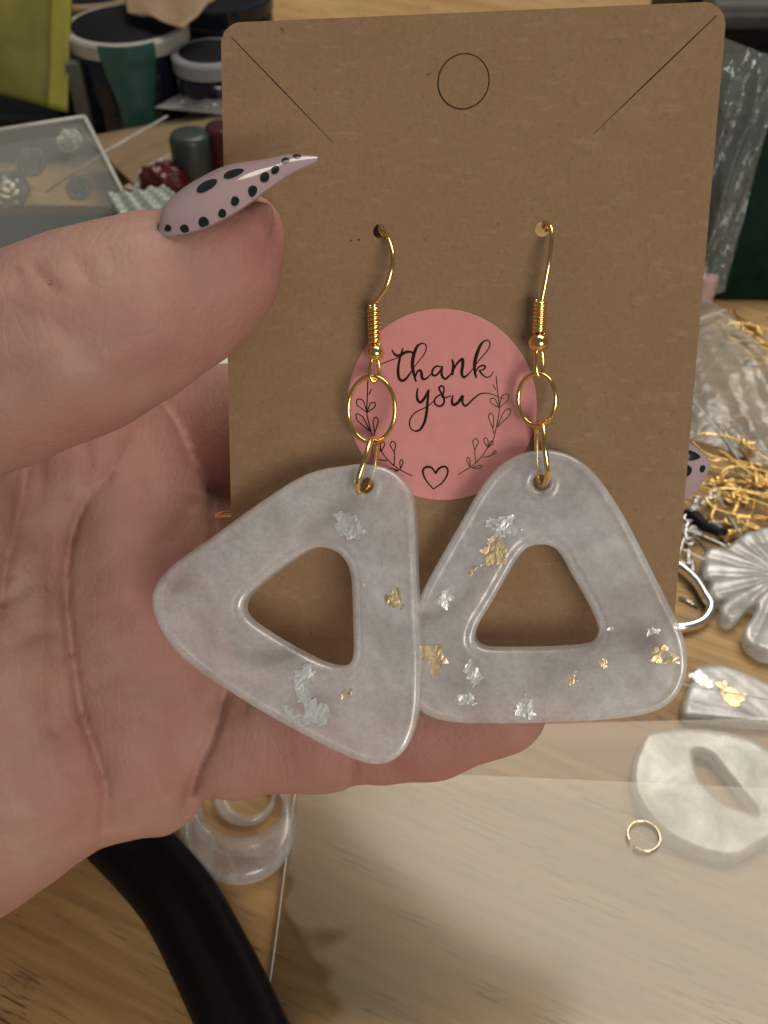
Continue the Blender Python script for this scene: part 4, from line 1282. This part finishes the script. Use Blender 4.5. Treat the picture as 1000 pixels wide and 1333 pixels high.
o = mk('grey_insert', *slab([onp(x, y, -3) for x, y in ((-100, 281), (164, 280), (196, 338), (-100, 350))], nrm, 2.0), M_GREYP, smooth=False)
tag(o, 'slate grey insert at the bottom of the clear case', 'insert')
def rose(px, py, s, label):
    c = onp(px, py, -2.2)
    t1 = np.array([1., 0, 0]); t1 -= nrm * (t1 @ nrm); t1 /= np.linalg.norm(t1); t2 = np.cross(nrm, t1)
    parts = []
    for ring_, (rr, n_) in enumerate(((.25, 3), (.55, 5), (.9, 6))):
        for k in range(n_):
            a0 = 2 * math.pi * (k + .5 * ring_) / n_
            pts = []
            for t in np.linspace(-.75, .75, 7):
                aa = a0 + t * 6.28 / n_ * .75
                pts.append(c + (t1 * math.cos(aa) + t2 * math.sin(aa)) * s * rr * (1 - .12 * abs(t)) + nrm * (s * (.45 - .3 * rr) + .1 * s * math.cos(t * 2)))
            parts.append(tube(pts, [s * .09, s * .13, s * .15, s * .16, s * .15, s * .13, s * .09], 7, flat=(nrm, 1.5)))
    o_ = mk('resin_rose', *merge(*parts), plain('pale_resin_rose', (.72, .72, .62), .3, 0, .1, 300, .1))
    tag(o_, label, 'resin rose', 'resin roses in the clear case')
rose(16, 250, 7.0, 'pale resin rose at the left end of the clear case')
rose(104, 247, 4.6, 'small pale resin rose near the right end of the clear case')
rose(42, 214, 5.5, 'pale green resin rose high in the middle of the clear case')
rose(92, 186, 4.5, 'faint resin rose near the top corner of the clear case')
# kraft envelopes
o = mk('kraft_envelope', *sheet([on_y(112, 178, 388), on_y(175, 240, 338), on_y(302, 166, 362), on_y(300, 142, 402)], 10, 10, lambda u, v: np.array([0, 0, .8 * math.sin(u * 4) * math.sin(v * 3)]), 1.4), M_PAPER, smooth=False)
tag(o, 'brown kraft envelope lying slanted in front of the black jars', 'envelope')
o = mk('kraft_envelope', *sheet([on_y(160, 243, 340), on_y(178, 250, 334), on_y(304, 178, 356), on_y(302, 168, 364)], 6, 6, None, 1.2), M_TAN, smooth=False)
tag(o, 'lower tan envelope edge under the brown kraft envelope', 'envelope')
o = mk('clear_strip', *tube([on_y(60, 250, 330), on_y(140, 196, 352), on_y(218, 151, 372)], .38, 6), M_EDGE)
tag(o, 'straight clear plastic edge running across the kraft envelope', 'plastic strip')
bag('wrap_scrap', [on_y(200, 140, 392), on_y(300, 150, 385), on_y(300, 100, 400), on_y(235, 122, 400)], 2.5, 44, M_BAG, 'scrap of clear wrap in front of the grey-lidded jar', 'plastic wrap', nrm=(0, -1, .4), f=2.5, nu=24, nv=24)
bag('envelope_wrap', [on_y(172, 250, 330), on_y(304, 176, 350), on_y(304, 150, 366), on_y(180, 222, 344)], 2.2, 51, M_BAG, 'crinkled clear wrap along the lower edge of the kraft envelope', 'plastic wrap', nrm=(0, -1, .5), f=2.8, nu=28, nv=20)
q = [on_y(138, 252, 314), on_y(160, 292, 300), on_y(240, 262, 306), on_y(212, 242, 318)]
o = mk('ribbed_plastic', *sheet(q, 40, 24, lambda u, v: np.array([0, 0, .55 * math.sin(v * 26) + .3 * math.sin(u * 30 + 3 * math.sin(v * 9))]), 1.0), M_FROST)
tag(o, 'pale green ribbed plastic scrap just above the thumb', 'plastic scrap')
def bottle(px, py_top, Y, rad, mat, label, name='small_bottle'):
    t = on_y(px, py_top, Y); hh = t[2]
    o_ = mk(name, *lathe([(.3, 0), (rad - 1, 0), (rad, 1), (rad, hh * .93), (rad * .9, hh * .985), (rad * .7, hh), (.3, hh)], (t[0], Y, 0), 32), mat, sharp=50)
    return tag(o_, label, 'bottle', 'small bottles under the envelopes')
bc = on_y(214, 232, 338)
bv, bf = lathe([(max(.05, 8 * math.sin(t)), 8 - 8 * math.cos(t)) for t in np.linspace(0, math.pi, 26)], (0, 0, -8), 40)
bn_ = 1 + .10 * np.sin(bv[:, 0] * .9 + 1) * np.sin(bv[:, 1] * .8) + .07 * np.sin(bv[:, 2] * 1.6 + bv[:, 0] * 1.1)
o = mk('red_wrapped_ball', bv * bn_[:, None] * np.array([1.15, .9, .85]) + np.array([bc[0], 338, bc[2] - 1.5]), bf, M_RED)
tag(o, 'red plastic wrapped ball below the kraft envelope', 'ball')
o = mk('grey_block', *box_obj(on_y(170, 260, 344)[0], on_y(235, 260, 344)[0], 331, 352, 0, max(2, on_y(214, 232, 338)[2] - 9.0), 1), M_DGREY, smooth=False)
tag(o, 'dark block under the red wrapped ball', 'block')
bottle(246, 172, 346, 7.5, M_TEALGREY, 'teal grey bottle between the red ball and the maroon bottle')
bottle(290, 162, 350, 7.0, M_MAROON, 'maroon bottle partly hidden behind the left edge of the card')
bottle(283, 425, 268, 6.0, M_RED, 'red bottle glimpsed in the gap between thumb and card')
o = mk('cream_card', *slab([on_z(x, y, .6) for x, y in ((190, 470), (320, 446), (330, 540), (190, 540))], (0, 0, 1), .5), M_CREAM, smooth=False)
tag(o, 'cream paper card on the table seen through the gap under the thumb', 'paper')
